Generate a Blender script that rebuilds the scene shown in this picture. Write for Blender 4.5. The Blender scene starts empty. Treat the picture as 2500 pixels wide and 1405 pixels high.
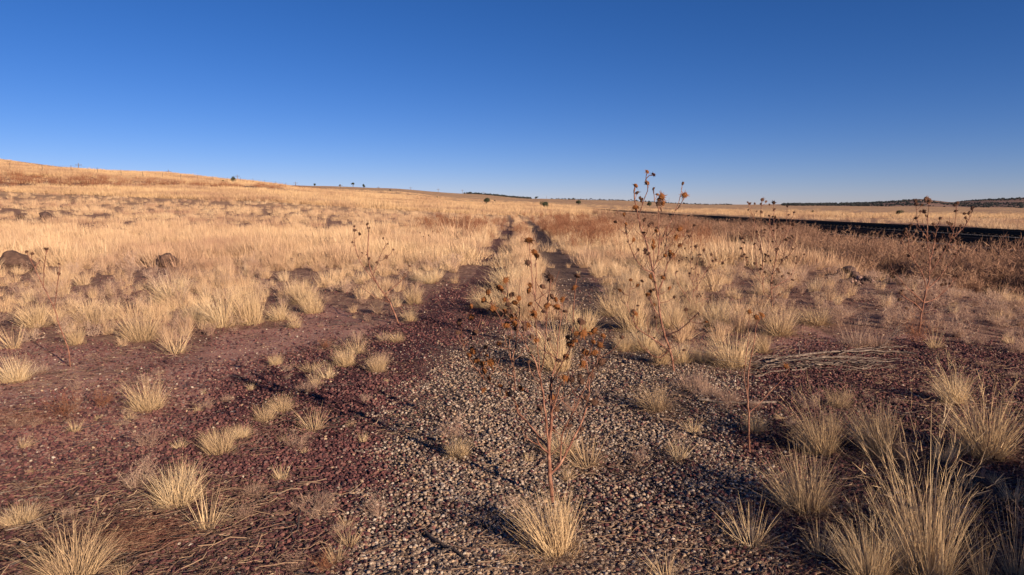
import bpy, math, random
import numpy as np
from mathutils import Vector, Matrix
R = random.Random(7)
NR = np.random.RandomState(11)
C = bpy.context.scene.collection

# ------------------------------------------------------------------ camera
F, CX, CY, HZ, CH = 1667.0, 1250.0, 702.5, 500.0, 1.5
PT = math.atan((CY - HZ) / F); SP, CP = math.sin(PT), math.cos(PT)
cam = bpy.data.cameras.new('camera'); co = bpy.data.objects.new('camera', cam); C.objects.link(co)
cam.sensor_width = 36.0; cam.lens = 36.0 * F / 2500.0; cam.clip_end = 9000; cam.clip_start = 0.05
co.location = (0, 0, CH); co.rotation_euler = (math.pi / 2 - PT, 0, 0)
bpy.context.scene.camera = co

def k_of(py):            # slope (z-CH)/Y seen at picture height py
    return -math.tan(PT + math.atan((py - CY) / F))
def proj(x, y, z):       # world -> picture
    dz = z - CH
    fw = np.maximum(y * CP - dz * SP, 1e-3); up = y * SP + dz * CP
    return CX + F * x / fw, CY - F * up / fw
def at(px, py, Y):       # world point on the ray of a picture point, at ground distance Y
    z = CH + k_of(py) * Y
    fw = Y * CP - (z - CH) * SP
    return ((px - CX) / F * fw, Y, z)

# ------------------------------------------------------------------ noise
def _h(ix, iy, s):
    n = (ix * 374761393 + iy * 668265263 + s * 974711) & 0x7fffffff
    n = ((n ^ (n >> 13)) * 1274126177) & 0x7fffffff
    n = (n ^ (n >> 16)) & 0xffff
    return n / 65535.0
def vn(x, y, s=0):
    x = np.asarray(x, float); y = np.asarray(y, float)
    ix = np.floor(x).astype(np.int64); iy = np.floor(y).astype(np.int64)
    fx = x - ix; fy = y - iy; fx = fx * fx * (3 - 2 * fx); fy = fy * fy * (3 - 2 * fy)
    a = _h(ix, iy, s); b = _h(ix + 1, iy, s); c = _h(ix, iy + 1, s); d = _h(ix + 1, iy + 1, s)
    return (a * (1 - fx) + b * fx) * (1 - fy) + (c * (1 - fx) + d * fx) * fy
def fbm(x, y, s=0, o=4):
    v = 0; a = .5; t = 0
    for i in range(o):
        v = v + a * vn(x * 2 ** i, y * 2 ** i, s + i * 17); t += a; a *= .5
    return v / t
def sst(a, b, x):
    t = np.clip((np.asarray(x, float) - a) / (b - a), 0, 1); return t * t * (3 - 2 * t)

# ------------------------------------------------------------------ terrain
COLS = {
 -500: [(20,625),(40,545),(62,485),(74,455),(88,415),(105,403),(250,385),(600,375),(1000,384)],
 0:    [(20,625),(40,548),(70,489),(95,458),(108,430),(121,412),(260,400),(520,391),(700,388),(1100,397)],
 200:  [(20,625),(40,552),(70,495),(105,461),(118,438),(134,421),(300,421),(519,421),(700,410),(1000,416)],
 400:  [(20,625),(40,555),(70,503),(115,465),(135,454),(150,438),(170,435),(592,435),(800,433),(1100,440)],
 600:  [(20,625),(40,557),(70,510),(115,472),(150,460),(180,449),(205,446),(600,450),(900,446),(1200,453)],
 800:  [(20,625),(40,558),(70,516),(120,488),(180,471),(260,468),(500,464),(800,459),(1100,455),(1500,463)],
 950:  [(20,625),(40,559),(70,524),(120,497),(200,480),(300,475),(600,468),(900,463),(1200,460),(1600,467)],
 1150: [(20,625),(40,561),(70,532),(120,512),(200,501),(300,495),(500,487),(900,479),(1200,475),(1500,474),(2000,481)],
 1300: [(20,625),(50,550),(100,523),(150,512),(220,503),(300,499),(500,495),(1000,489),(1500,486),(2200,490)],
 1500: [(20,625),(50,550),(100,525),(150,516),(250,508),(400,503),(800,496),(1500,490),(2500,494)],
 1700: [(20,625),(50,550),(100,525),(150,518),(260,513),(500,508),(1000,503),(1600,500),(2500,502)],
 1950: [(20,625),(50,550),(100,527),(200,520),(400,514),(900,507),(1300,503.5),(2000,499),(2600,502)],
 2100: [(20,625),(50,550),(100,529),(200,523),(400,517),(900,509),(1300,505),(2000,496.5),(2600,500)],
 2230: [(20,625),(50,550),(100,531),(200,525),(400,519),(900,510),(1300,506),(2000,486.5),(2600,496)],
 2310: [(20,625),(50,550),(100,531),(200,525),(400,519),(900,511),(1300,507.5),(2000,494.5),(2600,498)],
 2400: [(20,625),(50,550),(100,531),(200,525),(400,519),(900,512),(1300,509),(2000,488),(2600,496)],
 2500: [(20,625),(50,550),(100,531),(200,525),(400,519),(900,513),(1300,511),(2000,481.5),(2700,490)],
 3000: [(20,625),(50,550),(100,531),(200,525),(400,519),(900,513),(1300,511),(2000,473),(2700,486)],
}
_cs = sorted(COLS); _ss = np.array([(c - CX) / F / CP for c in _cs])
_tab = []
for c in _cs:
    L = np.array([math.log(a) for a, b in COLS[c]])
    Z = np.array([CH + k_of(b) * a for a, b in COLS[c]]); Z[0] = 0.0
    if COLS[c][1][0] == 50: Z[1] = 0.0
    _tab.append((L, Z))
def H(x, y):
    x = np.atleast_1d(np.asarray(x, float)); y = np.atleast_1d(np.asarray(y, float))
    Y = np.maximum(y, 1.0); ly = np.log(Y)
    zs = np.stack([np.interp(ly, L, Z) for L, Z in _tab])
    s = np.clip(x / Y, _ss[0], _ss[-1] - 1e-6)
    j = np.clip(np.searchsorted(_ss, s, side='right') - 1, 0, len(_ss) - 2)
    t = (s - _ss[j]) / (_ss[j + 1] - _ss[j]); t = t * t * (3 - 2 * t) * .5 + t * .5
    z = np.take_along_axis(zs, j[None], 0)[0] * (1 - t) + np.take_along_axis(zs, j[None] + 1, 0)[0] * t
    z = np.where(y < 20, 0.0, z)
    # small relief
    d = np.hypot(x, y)
    z = z + (fbm(x * 1.3, y * 1.3, 3) - .5) * .05 * sst(1.5, 4, d)
    z = z + (fbm(x / 7, y / 7, 5) - .5) * .22 * sst(14, 60, d) * (1 - sst(16, 17.5, x) * (1 - sst(30, 32, x)) * (1 - sst(120, 150, y)))
    z = z + (fbm(x / 60, y / 60, 9) - .5) * 1.6 * sst(150, 600, d)
    # drainage ditch beside the railway
    dw = sst(4.0, 9.0, y) * (1 - sst(95, 130, y)) * sst(7.3 + .03 * y * 0, 10.3, x) * (1 - sst(15.8, 18.0, x))
    z = z - .35 * sst(16.3, 18, x) * (1 - sst(28.6, 31, x)) * sst(2, 5, y) * (1 - sst(95, 130, y))
    z = z - 0.95 * dw
    # wheel ruts
    rc = rutx(y); rw = np.exp(-((x - rc + .75) / .22) ** 2) + np.exp(-((x - rc - .75) / .25) ** 2)
    z = z - .035 * rw * sst(7, 12, y) * (1 - sst(150, 200, y))
    return z
def rutx(y):
    return np.interp(y, [0, 12, 25, 41, 62, 100, 190, 400], [.28, .28, .42, .58, .55, -.3, -3.2, -16])
def H1(x, y): return float(H(x, y)[0])
def hit(px, py):         # where the ray of a picture point meets the ground
    k = k_of(py); lo = 1.2; Ys = np.exp(np.linspace(math.log(1.2), math.log(3000), 2500))
    z = CH + k * Ys; fw = Ys * CP - (z - CH) * SP; xs = (px - CX) / F * fw
    below = z <= H(xs, Ys)
    i = int(np.argmax(below)) if below.any() else len(Ys) - 1
    return Vector((xs[i], Ys[i], H1(xs[i], Ys[i])))
def px2m(p): return p * (math.hypot(p_hit.y, 0) if False else 1)
def msize(pt, p):        # p picture pixels at the distance of pt
    return p * (pt.y * CP - (pt.z - CH) * SP) / F

# ------------------------------------------------------------------ zones, given as outlines on the ground
def pip(px, py, poly):
    n = len(poly); ins = np.zeros(px.shape, bool)
    for i in range(n):
        x1, y1 = poly[i]; x2, y2 = poly[(i + 1) % n]
        if y1 == y2: continue
        c = ((y1 > py) != (y2 > py)) & (px < (x2 - x1) * (py - y1) / (y2 - y1) + x1)
        ins ^= c
    return ins
P_GRAV = [(1190,800),(1120,840),(1070,890),(990,960),(920,1050),(890,1150),(870,1260),(800,1340),(780,1500),(1300,2600),(2300,2600),(2150,1500),(1880,1405),(1840,1200),(1820,1000),(1800,900),(1700,870),(1500,860),(1470,760),(1420,680),(1370,630),(1330,590),(1300,590),(1330,700),(1340,830)]
P_CIND = [(1085,680),(1190,690),(1200,800),(1120,850),(1060,890),(980,960),(900,1050),(900,1160),(870,1270),(800,1340),(780,1500),(1300,2600),(-2500,2600),(-900,1500),(-200,1230),(60,1190),(280,1130),(440,1040),(560,940),(620,880),(740,870),(850,830),(950,790),(1030,740)]
P_CIN2 = [(1860,870),(2050,840),(2250,830),(2500,860),(2900,900),(3200,1500),(4200,2600),(2300,2600),(2150,1500),(1880,1405),(1840,1200),(1820,1000),(1810,900)]
def zones(x, y):
    rz = np.random.RandomState(len(x)); ja = .045 * (1 + .35 * y)
    jx = x + (fbm(x * 2.2, y * 2.2, 21) - .5) * .6 + (fbm(x * 9, y * 9, 22) - .5) * .3 + rz.normal(0, 1, x.shape) * ja
    jy = y + (fbm(x * 2.2, y * 2.2, 23) - .5) * .7 + (fbm(x * 9, y * 9, 24) - .5) * .35 + rz.normal(0, 1, x.shape) * ja * 1.5
    jy = np.maximum(jy, .35)
    px, py = proj(jx, jy, 0 * jx)
    g = pip(px, py, P_GRAV); c = pip(px, py, P_CIND) | pip(px, py, P_CIN2)
    near = (y < 26) & (y > .3)
    g = (g & near) | ((y <= .3) & (x > -.5)); c = (c & near & ~g) | ((y <= .3) & ~g)
    return g.astype(float), c.astype(float)
BX = [-900,100,280,450,560,700,800,900,1000,1080,1150,1185,1250,1300,1340,1400,1440,1480,1500,1600,1700,1800,1900,1950,2060,2250,2400,2600,3400]
BY = [850,835,845,880,805,800,740,790,775,705,690,745,790,780,700,700,700,690,800,830,870,870,830,790,830,812,860,885,930]
def bare(x, y, wide=None):          # 1 where the ground is open: near gravel and the wheel ruts
    px, py = proj(x, np.maximum(y, .4), 0 * x)
    b = (py > np.interp(px, BX, BY)) | (y < 2)
    b &= (y < 20)
    rc = rutx(y); n = (fbm(x * 3, y * .8, 31) - .5) * .3
    lw = .36 + .06 * (y < 30); r1 = np.abs(x - rc + .78 + n * .5) < lw * (1 - sst(150, 230, y)) * .85
    r2 = np.abs(x - rc - .75 + n * .5) < (lw + .08) * (1 - sst(150, 230, y))
    rut = (r1 | r2) & (y > 6)
    if wide is not None: rut = (np.minimum(np.abs(x - rc + .78), np.abs(x - rc - .78)) < wide) & (y > 6) & (y < 260)
    return b | rut, rut

# ------------------------------------------------------------------ materials
def N(nt, t, **kw):
    n = nt.nodes.new(t)
    for k, v in kw.items():
        if k in n.inputs: n.inputs[k].default_value = v
        else: setattr(n, k, v)
    return n
def ramp(nt, fac, stops, interp='LINEAR'):
    r = nt.nodes.new('ShaderNodeValToRGB'); r.color_ramp.interpolation = interp
    e = r.color_ramp.elements
    while len(e) < len(stops): e.new(.5)
    for i, (p, c) in enumerate(stops):
        e[i].position = p; e[i].color = (*c, 1)
    nt.links.new(fac, r.inputs[0]); return r.outputs[0]
def mixc(nt, fac, a, b, mode='MIX'):
    m = nt.nodes.new('ShaderNodeMix'); m.data_type = 'RGBA'; m.blend_type = mode
    for s, v in ((m.inputs[0], fac), (m.inputs[6], a), (m.inputs[7], b)):
        if isinstance(v, (int, float)): s.default_value = v
        elif isinstance(v, tuple): s.default_value = (*v, 1)
        else: nt.links.new(v, s)
    return m.outputs[2]
def newmat(name):
    m = bpy.data.materials.new(name); m.use_nodes = True; nt = m.node_tree; nt.nodes.clear()
    o = nt.nodes.new('ShaderNodeOutputMaterial'); return m, nt, o
def noise(nt, scale, vec=None, detail=4, rough=.6, out='Fac'):
    n = N(nt, 'ShaderNodeTexNoise', Scale=scale, Detail=detail, Roughness=rough)
    if vec is not None: nt.links.new(vec, n.inputs['Vector'])
    return n.outputs[out]
def math_(nt, op, a, b=None, clamp=False):
    m = nt.nodes.new('ShaderNodeMath'); m.operation = op; m.use_clamp = clamp
    for s, v in zip(m.inputs, (a, b)):
        if v is None: continue
        if isinstance(v, (int, float)): s.default_value = v
        else: nt.links.new(v, s)
    return m.outputs[0]

def blade_mat(name, stops, patch=None, transl=.3, patch_scale=.12, patch_amt=.8):
    m, nt, o = newmat(name)
    a = N(nt, 'ShaderNodeAttribute', attribute_name='c').outputs['Fac']
    oi = nt.nodes.new('ShaderNodeObjectInfo')
    f = math_(nt, 'ADD', math_(nt, 'MULTIPLY', a, .6), math_(nt, 'MULTIPLY', oi.outputs['Random'], .4))
    col = ramp(nt, f, stops)
    if patch:
        g = nt.nodes.new('ShaderNodeNewGeometry').outputs['Position']
        n = noise(nt, patch_scale, g, 5, .65)
        w = ramp(nt, n, [(.46, (0, 0, 0)), (.62, (patch_amt,) * 3)])
        col = mixc(nt, w, col, patch)
    d = nt.nodes.new('ShaderNodeBsdfDiffuse'); t = nt.nodes.new('ShaderNodeBsdfTranslucent')
    nt.links.new(col, d.inputs[0]); nt.links.new(col, t.inputs[0])
    mx = nt.nodes.new('ShaderNodeMixShader'); mx.inputs[0].default_value = transl
    nt.links.new(d.outputs[0], mx.inputs[1]); nt.links.new(t.outputs[0], mx.inputs[2]); nt.links.new(mx.outputs[0], o.inputs[0])
    return m
STRAW = [(0, (.26,.17,.12)), (.25, (.52,.36,.22)), (.6, (.78,.56,.32)), (1, (.88,.71,.47))]
M_straw = blade_mat('dry_straw', STRAW, transl=.2)
M_field = blade_mat('field_straw', [(0, (.34,.20,.14)), (.3, (.66,.44,.26)), (.65, (.80,.57,.34)), (1, (.88,.71,.48))], (.40,.22,.16), patch_scale=.16, patch_amt=.75, transl=.18)
M_far = blade_mat('far_straw', [(0, (.54,.34,.20)), (.4, (.72,.49,.27)), (1, (.84,.62,.37))], (.40,.23,.16), patch_scale=.07, patch_amt=.8)
M_grey = blade_mat('grey_weed', [(0, (.24,.15,.12)), (.4, (.48,.31,.23)), (.8, (.66,.47,.34)), (1, (.78,.60,.45))])
M_red = blade_mat('red_weed', [(0, (.16,.07,.05)), (.5, (.36,.16,.09)), (1, (.50,.27,.15))])
M_brush = blade_mat('brush_twigs', [(0, (.20,.11,.075)), (.5, (.40,.235,.155)), (1, (.58,.38,.25))], (.22,.125,.09), .10, patch_scale=.5)
M_leaf = blade_mat('juniper_leaf', [(0, (.03,.035,.025)), (.5, (.06,.07,.045)), (1, (.11,.11,.07))], transl=.1)
M_hazeleaf = blade_mat('hazed_juniper_leaf', [(0, (.035,.042,.045)), (.5, (.07,.08,.085)), (1, (.12,.13,.125))], transl=.1)  # juniper green paled and blued: distance haze put into the leaf colour
M_litter = blade_mat('straw_litter', [(0, (.05,.035,.03)), (.45, (.16,.10,.075)), (.75, (.34,.23,.15)), (1, (.62,.46,.30))], transl=.05)

def solid(name, stops, scale=20, rough=.85, bump=.3, rand=False, detail=5):
    m, nt, o = newmat(name)
    b = nt.nodes.new('ShaderNodeBsdfPrincipled'); b.inputs['Roughness'].default_value = rough
    b.inputs['Specular IOR Level'].default_value = .25
    tc = nt.nodes.new('ShaderNodeTexCoord').outputs['Object']
    n = noise(nt, scale, tc, detail, .65)
    f = n
    if rand:
        oi = nt.nodes.new('ShaderNodeObjectInfo').outputs['Random']
        f = math_(nt, 'ADD', math_(nt, 'MULTIPLY', n, .25), math_(nt, 'MULTIPLY', oi, .75))
    nt.links.new(ramp(nt, f, stops), b.inputs['Base Color'])
    if bump:
        bp = N(nt, 'ShaderNodeBump', Strength=bump, Distance=.02); nt.links.new(n, bp.inputs['Height']); nt.links.new(bp.outputs[0], b.inputs['Normal'])
    nt.links.new(b.outputs[0], o.inputs[0]); return m
GRAVC = [(.08, (.045,.035,.033)), (.20, (.12,.09,.078)), (.36, (.22,.165,.13)), (.52, (.35,.26,.195)), (.64, (.47,.33,.21)), (.70, (.18,.09,.07)), (.78, (.42,.34,.27)), (.89, (.54,.45,.37)), (.975, (.72,.64,.54))]
M_peb = solid('gravel_stone', GRAVC, 60, .8, .2, rand=True)
M_cin = solid('cinder_stone', [(.1, (.035,.018,.022)), (.35, (.078,.033,.037)), (.6, (.145,.056,.056)), (.8, (.22,.10,.085)), (.9, (.16,.12,.11)), (.95, (.50,.40,.34))], 60, .9, .3, rand=True)
M_stem = solid('sunflower_stem', [(.3, (.08,.035,.028)), (.48, (.20,.085,.055)), (.62, (.36,.19,.13)), (.78, (.55,.38,.27))], 16, .75, .3, detail=8)
M_head = solid('seed_head', [(.3, (.08,.03,.014)), (.5, (.24,.09,.03)), (.75, (.44,.19,.06))], 90, .9, .5)
M_heads = solid('small_seed_head', [(.3, (.05,.03,.025)), (.6, (.16,.08,.05)), (.8, (.28,.15,.08))], 90, .9, .5)
M_bract = solid('head_bract', [(.3, (.16,.08,.04)), (.7, (.38,.20,.09))], 60, .9, .2)
M_dleaf = solid('dead_leaf', [(.3, (.09,.05,.04)), (.7, (.26,.15,.10))], 40, .9, .3)
M_wood = solid('bleached_wood', [(.3, (.05,.036,.032)), (.5, (.16,.12,.10)), (.75, (.40,.32,.26))], 25, .85, .6)
M_dwood = solid('charred_wood', [(.3, (.03,.025,.025)), (.6, (.09,.07,.065)), (.8, (.2,.17,.15))], 25, .8, .6)
M_rock = solid('basalt', [(.3, (.045,.03,.03)), (.5, (.10,.06,.05)), (.75, (.19,.12,.09))], 4, .9, .8, detail=8)
M_rockr = solid('brown_basalt', [(.3, (.06,.036,.03)), (.55, (.12,.07,.052)), (.8, (.22,.14,.10))], 4, .9, .8, detail=8)
M_pale = solid('pale_rock', [(.3, (.34,.26,.22)), (.6, (.55,.46,.38)), (.8, (.72,.66,.58))], 8, .85, .6, detail=8)
M_pink = solid('pinkish_rock', [(.3, (.10,.06,.055)), (.5, (.34,.20,.16)), (.75, (.52,.40,.33))], 7, .85, .8, detail=8)
M_post = solid('weathered_post', [(.3, (.10,.075,.06)), (.7, (.22,.16,.12))], 5, .8, 0)
M_rail = solid('rail_steel', [(.3, (.03,.022,.018)), (.7, (.07,.05,.04))], 12, .6, .1)
M_tie = solid('railway_sleeper', [(.3, (.02,.017,.016)), (.7, (.04,.032,.028))], 6, 1, .3)
for _m in (M_tie, M_rail):
    [n for n in _m.node_tree.nodes if n.type == 'BSDF_PRINCIPLED'][0].inputs['Specular IOR Level'].default_value = .05
M_bark = solid('juniper_bark', [(.3, (.08,.06,.05)), (.7, (.18,.13,.1))], 6, .9, .3)

# ground
def ground_mat():
    m, nt, o = newmat('ground_soil')
    b = nt.nodes.new('ShaderNodeBsdfPrincipled'); b.inputs['Roughness'].default_value = .95; b.inputs['Specular IOR Level'].default_value = .1
    P = nt.nodes.new('ShaderNodeNewGeometry').outputs['Position']
    att = lambda n: N(nt, 'ShaderNodeAttribute', attribute_name=n).outputs['Fac']
    def vor(scale, jit=1.0):
        v = N(nt, 'ShaderNodeTexVoronoi', Scale=scale); v.inputs['Randomness'].default_value = jit; nt.links.new(P, v.inputs['Vector'])
        s = nt.nodes.new('ShaderNodeSeparateColor'); nt.links.new(v.outputs['Color'], s.inputs[0])
        return s.outputs[0], v.outputs['Distance'], s.outputs[1]
    r1, d1, q1 = vor(62); r2, d2, q2 = vor(75)
    grav = mixc(nt, 1.0, ramp(nt, r1, GRAVC, 'CONSTANT'), (.45, .42, .42), 'MULTIPLY')  # darkened under the loose stones: shade of their gaps put into the colour
    cind = ramp(nt, r2, [(0, (.035,.016,.019)), (.4, (.075,.03,.034)), (.7, (.125,.048,.048)), (.92, (.2,.09,.08)), (.97, (.5,.42,.36))], 'CONSTANT')
    n1 = noise(nt, 1.3, P, 6); n2 = noise(nt, 14, P, 6, .7)
    soil = mixc(nt, n2, (.27,.125,.095), (.56,.31,.235))
    soil = mixc(nt, ramp(nt, n1, [(.45, (0,0,0)), (.68, (.6,)*3)]), soil, cind)
    st = ramp(nt, q2, [(.94, (0,0,0)), (.945, (1,1,1))], 'CONSTANT')
    soil = mixc(nt, st, soil, (.55,.42,.34))
    # turf under the grass: litter and brown soil
    mp = N(nt, 'ShaderNodeMapping'); mp.inputs['Scale'].default_value = (1, .35, 1); nt.links.new(P, mp.inputs[0])
    n3 = noise(nt, 9, mp.outputs[0], 6, .75); n4 = noise(nt, .35, P, 5, .6)
    turf = ramp(nt, n3, [(.32, (.09,.05,.04)), (.52, (.27,.155,.11)), (.70, (.52,.34,.22))])
    turf = mixc(nt, ramp(nt, n4, [(.45, (0,0,0)), (.65, (.6,)*3)]), turf, (.20,.11,.08))
    # far plain and hills: grass and dark weeds as streaks
    mp2 = N(nt, 'ShaderNodeMapping'); mp2.inputs['Scale'].default_value = (.02, .045, .02); nt.links.new(P, mp2.inputs[0])
    n5 = noise(nt, 1, mp2.outputs[0], 9, .72); n6 = noise(nt, .55, P, 6, .8)
    far = ramp(nt, n5, [(.36, (.36,.21,.14)), (.50, (.56,.36,.20)), (.62, (.68,.47,.26))])
    far = mixc(nt, ramp(nt, n6, [(.40, (.75,)*3), (.56, (0,0,0))]), far, (.21,.125,.09))
    bank = mixc(nt, noise(nt, .5, P, 8, .75), (.12,.07,.06), (.38,.24,.18))
    col = mixc(nt, att('wg'), mixc(nt, att('wc'), soil, cind), grav)
    col = mixc(nt, att('wt'), col, turf)
    col = mixc(nt, att('wf'), col, far)
    hill = mixc(nt, ramp(nt, noise(nt, .012, P, 8, .7), [(.42, (0,0,0)), (.58, (1,1,1))]), (.10,.075,.075), (.27,.17,.13))
    col = mixc(nt, att('wb'), col, bank)
    col = mixc(nt, att('wh'), col, hill)
    nt.links.new(col, b.inputs['Base Color'])
    h = math_(nt, 'ADD', math_(nt, 'MULTIPLY', d2, -.6), math_(nt, 'MULTIPLY', n2, .9))
    bp = N(nt, 'ShaderNodeBump', Strength=.9, Distance=.012); nt.links.new(h, bp.inputs['Height'])
    bp2 = N(nt, 'ShaderNodeBump', Strength=.7, Distance=.6); nt.links.new(math_(nt, 'MULTIPLY', n6, att('wf')), bp2.inputs['Height'])
    nt.links.new(bp.outputs[0], bp2.inputs['Normal']); nt.links.new(bp2.outputs[0], b.inputs['Normal'])
    nt.links.new(b.outputs[0], o.inputs[0]); return m

# ------------------------------------------------------------------ mesh helpers
def mesh_np(name, V, Fq, mat, c=None, smooth=False):
    me = bpy.data.meshes.new(name)
    V = np.asarray(V, np.float32); Fq = np.asarray(Fq, np.int32); k = Fq.shape[1]
    me.vertices.add(len(V)); me.vertices.foreach_set('co', V.ravel())
    me.loops.add(Fq.size); me.loops.foreach_set('vertex_index', Fq.ravel())
    me.polygons.add(len(Fq)); me.polygons.foreach_set('loop_start', np.arange(0, Fq.size, k, dtype=np.int32))
    me.update(calc_edges=True); me.validate()
    if c is not None:
        a = me.attributes.new('c', 'FLOAT', 'POINT'); a.data.foreach_set('value', np.asarray(c, np.float32))
    if smooth: me.polygons.foreach_set('use_smooth', np.ones(len(Fq), bool))
    me.materials.append(mat); return me
def tag(o, label=None, cat=None, group=None, kind=None):
    if label: o['label'] = label
    if cat: o['category'] = cat
    if group: o['group'] = group
    if kind: o['kind'] = kind
    return o
def obj(name, me, parent=None, loc=None):
    o = bpy.data.objects.new(name, me); C.objects.link(o)
    if parent is not None: o.parent = parent
    if loc is not None: o.location = loc
    return o

def blades(n, rb, L, tilt, w, seg=4, curl=.5, lean=(0, 0), seed=0, lvar=.35, heads=0.0, wig=0.0):
    """tuft of tapering ribbons; returns V, F(tri/quads as quads), c"""
    r = np.random.RandomState(seed)
    ph = r.uniform(0, 2 * np.pi, n); rad = rb * np.sqrt(r.uniform(0, 1, n))
    bx = rad * np.cos(ph); by = rad * np.sin(ph)
    ph2 = ph + r.normal(0, .7, n)
    th = np.abs(r.normal(0, tilt, n)) + rad / max(rb, 1e-5) * tilt * .6
    ln = L * (1 - lvar * r.uniform(0, 1, n) ** .8) * (1 - .35 * np.clip(th / 1.4, 0, 1))
    cu = curl * r.uniform(.1, 1.0, n) * r.choice([1, 1, 1, -.5], n)
    ww = w * r.uniform(.6, 1.3, n); cc = np.clip(r.normal(.5, .24, n), 0, 1)
    fa = r.uniform(0, np.pi, n)
    pos = np.stack([bx, by, np.zeros(n) - .01], 1); P = [pos.copy()]
    for i in range(seg):
        t = (i + .5) / seg; a = np.clip(th + cu * t * t * 1.6, 0, 2.5)
        d = np.stack([np.sin(a) * np.cos(ph2) + lean[0] * t, np.sin(a) * np.sin(ph2) + lean[1] * t, np.cos(a)], 1)
        if wig: d += r.normal(0, wig, d.shape)
        d /= np.linalg.norm(d, axis=1)[:, None]
        pos = pos + d * (ln / seg)[:, None]; pos[:, 2] = np.maximum(pos[:, 2], .004); P.append(pos.copy())
    side = np.stack([np.cos(fa), np.sin(fa), 0 * fa], 1)
    V = []; 
    for i, p in enumerate(P):
        t = i / seg; wt = (ww * (1 - .85 * t ** 1.5) * .5)[:, None]
        V.append(p - side * wt); V.append(p + side * wt)
    V = np.stack(V, 1)   # n, 2(seg+1), 3
    m = 2 * (seg + 1); base = np.arange(n)[:, None] * m
    Fs = []
    for i in range(seg):
        Fs.append(np.stack([base[:, 0] + 2 * i, base[:, 0] + 2 * i + 1, base[:, 0] + 2 * i + 3, base[:, 0] + 2 * i + 2], 1))
    Fq = np.concatenate(Fs); c = np.repeat(cc, m); V = V.reshape(-1, 3)
    if heads > 0:       # wispy seed plumes on some of the tallest stalks
        sel = [j for j in range(n) if r.rand() < heads]
        HV = []; HF = []; HC = []; b0 = len(V)
        for j in sel:
            p0 = P[-3][j]; p1 = P[-1][j]; ax = p1 - p0
            for q in range(9):
                s = p0 + ax * (q / 8.0); dd = ax * .3 + r.normal(0, .010, 3) * (L / .4)
                sd = r.normal(0, 1, 3); sd /= np.linalg.norm(sd); sd *= w * .8
                k = b0 + len(HV); HV += [s - sd * .5, s + sd * .5, s + dd + sd * .1, s + dd - sd * .1]
                HF.append((k, k + 1, k + 2, k + 3)); HC += [cc[j]] * 4
        if HV: V = np.concatenate([V, HV]); Fq = np.concatenate([Fq, HF]); c = np.concatenate([c, HC])
    return V, Fq, c
def join_parts(parts):
    V = []; Fq = []; c = []; b = 0
    for v, f, cc in parts:
        V.append(v); Fq.append(f + b); c.append(cc); b += len(v)
    return np.concatenate(V), np.concatenate(Fq), np.concatenate(c)
def tuft(name, mat, *parts):
    return mesh_np(name, *(lambda t: (t[0], t[1]))(j := join_parts(parts)), mat, j[2])

def tube(pts, r0, r1, sides=5):
    pts = [Vector(p) for p in pts]; V = []; Fq = []; n = len(pts)
    up = Vector((.31, .2, .93))
    for i, p in enumerate(pts):
        d = (pts[min(i + 1, n - 1)] - pts[max(i - 1, 0)])
        if d.length < 1e-7: d = Vector((0, 0, 1))
        d.normalize(); a = d.cross(up)
        if a.length < .1: a = d.cross(Vector((1, 0, 0)))
        a.normalize(); b = d.cross(a); rr = r0 + (r1 - r0) * i / max(n - 1, 1)
        for k in range(sides):
            t = 2 * math.pi * k / sides; V.append(p + (a * math.cos(t) + b * math.sin(t)) * rr)
    for i in range(n - 1):
        for k in range(sides):
            k2 = (k + 1) % sides; Fq.append((i * sides + k, i * sides + k2, (i + 1) * sides + k2, (i + 1) * sides + k))
    # cap ends
    return V, Fq
class MB:
    def __init__(s): s.V = []; s.F = []
    def add(s, vf):
        b = len(s.V); s.V += [tuple(v) for v in vf[0]]; s.F += [tuple(i + b for i in f) for f in vf[1]]
    def mesh(s, name, mat, smooth=True):
        me = bpy.data.meshes.new(name); me.from_pydata(s.V, [], s.F); me.update()
        if smooth: me.polygons.foreach_set('use_smooth', np.ones(len(me.polygons), bool))
        me.materials.append(mat); return me
def smoothline(pts, sub=3, jit=0.0):
    out = []; n = len(pts); P = [Vector(p) for p in pts]
    for i in range(n - 1):
        p0 = P[max(i - 1, 0)]; p1 = P[i]; p2 = P[i + 1]; p3 = P[min(i + 2, n - 1)]
        for k in range(sub):
            t = k / sub
            q = .5 * ((2 * p1) + (-p0 + p2) * t + (2 * p0 - 5 * p1 + 4 * p2 - p3) * t * t + (-p0 + 3 * p1 - 3 * p2 + p3) * t ** 3)
            if jit: q = q + Vector((R.gauss(0, jit), R.gauss(0, jit), R.gauss(0, jit)))
            out.append(q)
    out.append(P[-1]); return out
import bmesh
def rock_mesh(name, mat, seed, sub=3, sharp=.5, flat=1.0, squash=(1, 1, .7), cuts=9, lo=.30):
    r = random.Random(seed); bm = bmesh.new(); bmesh.ops.create_icosphere(bm, subdivisions=sub, radius=.5)
    planes = [(Vector((r.gauss(0, 1), r.gauss(0, 1), r.gauss(0, 1) + .2)).normalized(), r.uniform(lo, .46)) for _ in range(cuts)]
    off = r.uniform(0, 50)
    from mathutils import noise as mn
    for v in bm.verts:
        p = v.co.copy()
        for n, d in planes:
            e = p.dot(n) - d
            if e > 0: p -= n * e * sharp
        q = p.normalized()
        p *= 1 + .18 * mn.noise(q * 1.8 + Vector((off,) * 3)) + .07 * mn.noise(q * 5 + Vector((off,) * 3)) + (.03 * mn.noise(q * 12 + Vector((off,) * 3)) if sub > 2 else 0)
        v.co = Vector((p.x * squash[0], p.y * squash[1], p.z * squash[2]))
    me = bpy.data.meshes.new(name); bm.to_mesh(me); bm.free()
    if sub > 2 and cuts < 10:
        me.polygons.foreach_set('use_smooth', np.ones(len(me.polygons), bool))
    me.materials.append(mat); return me

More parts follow.
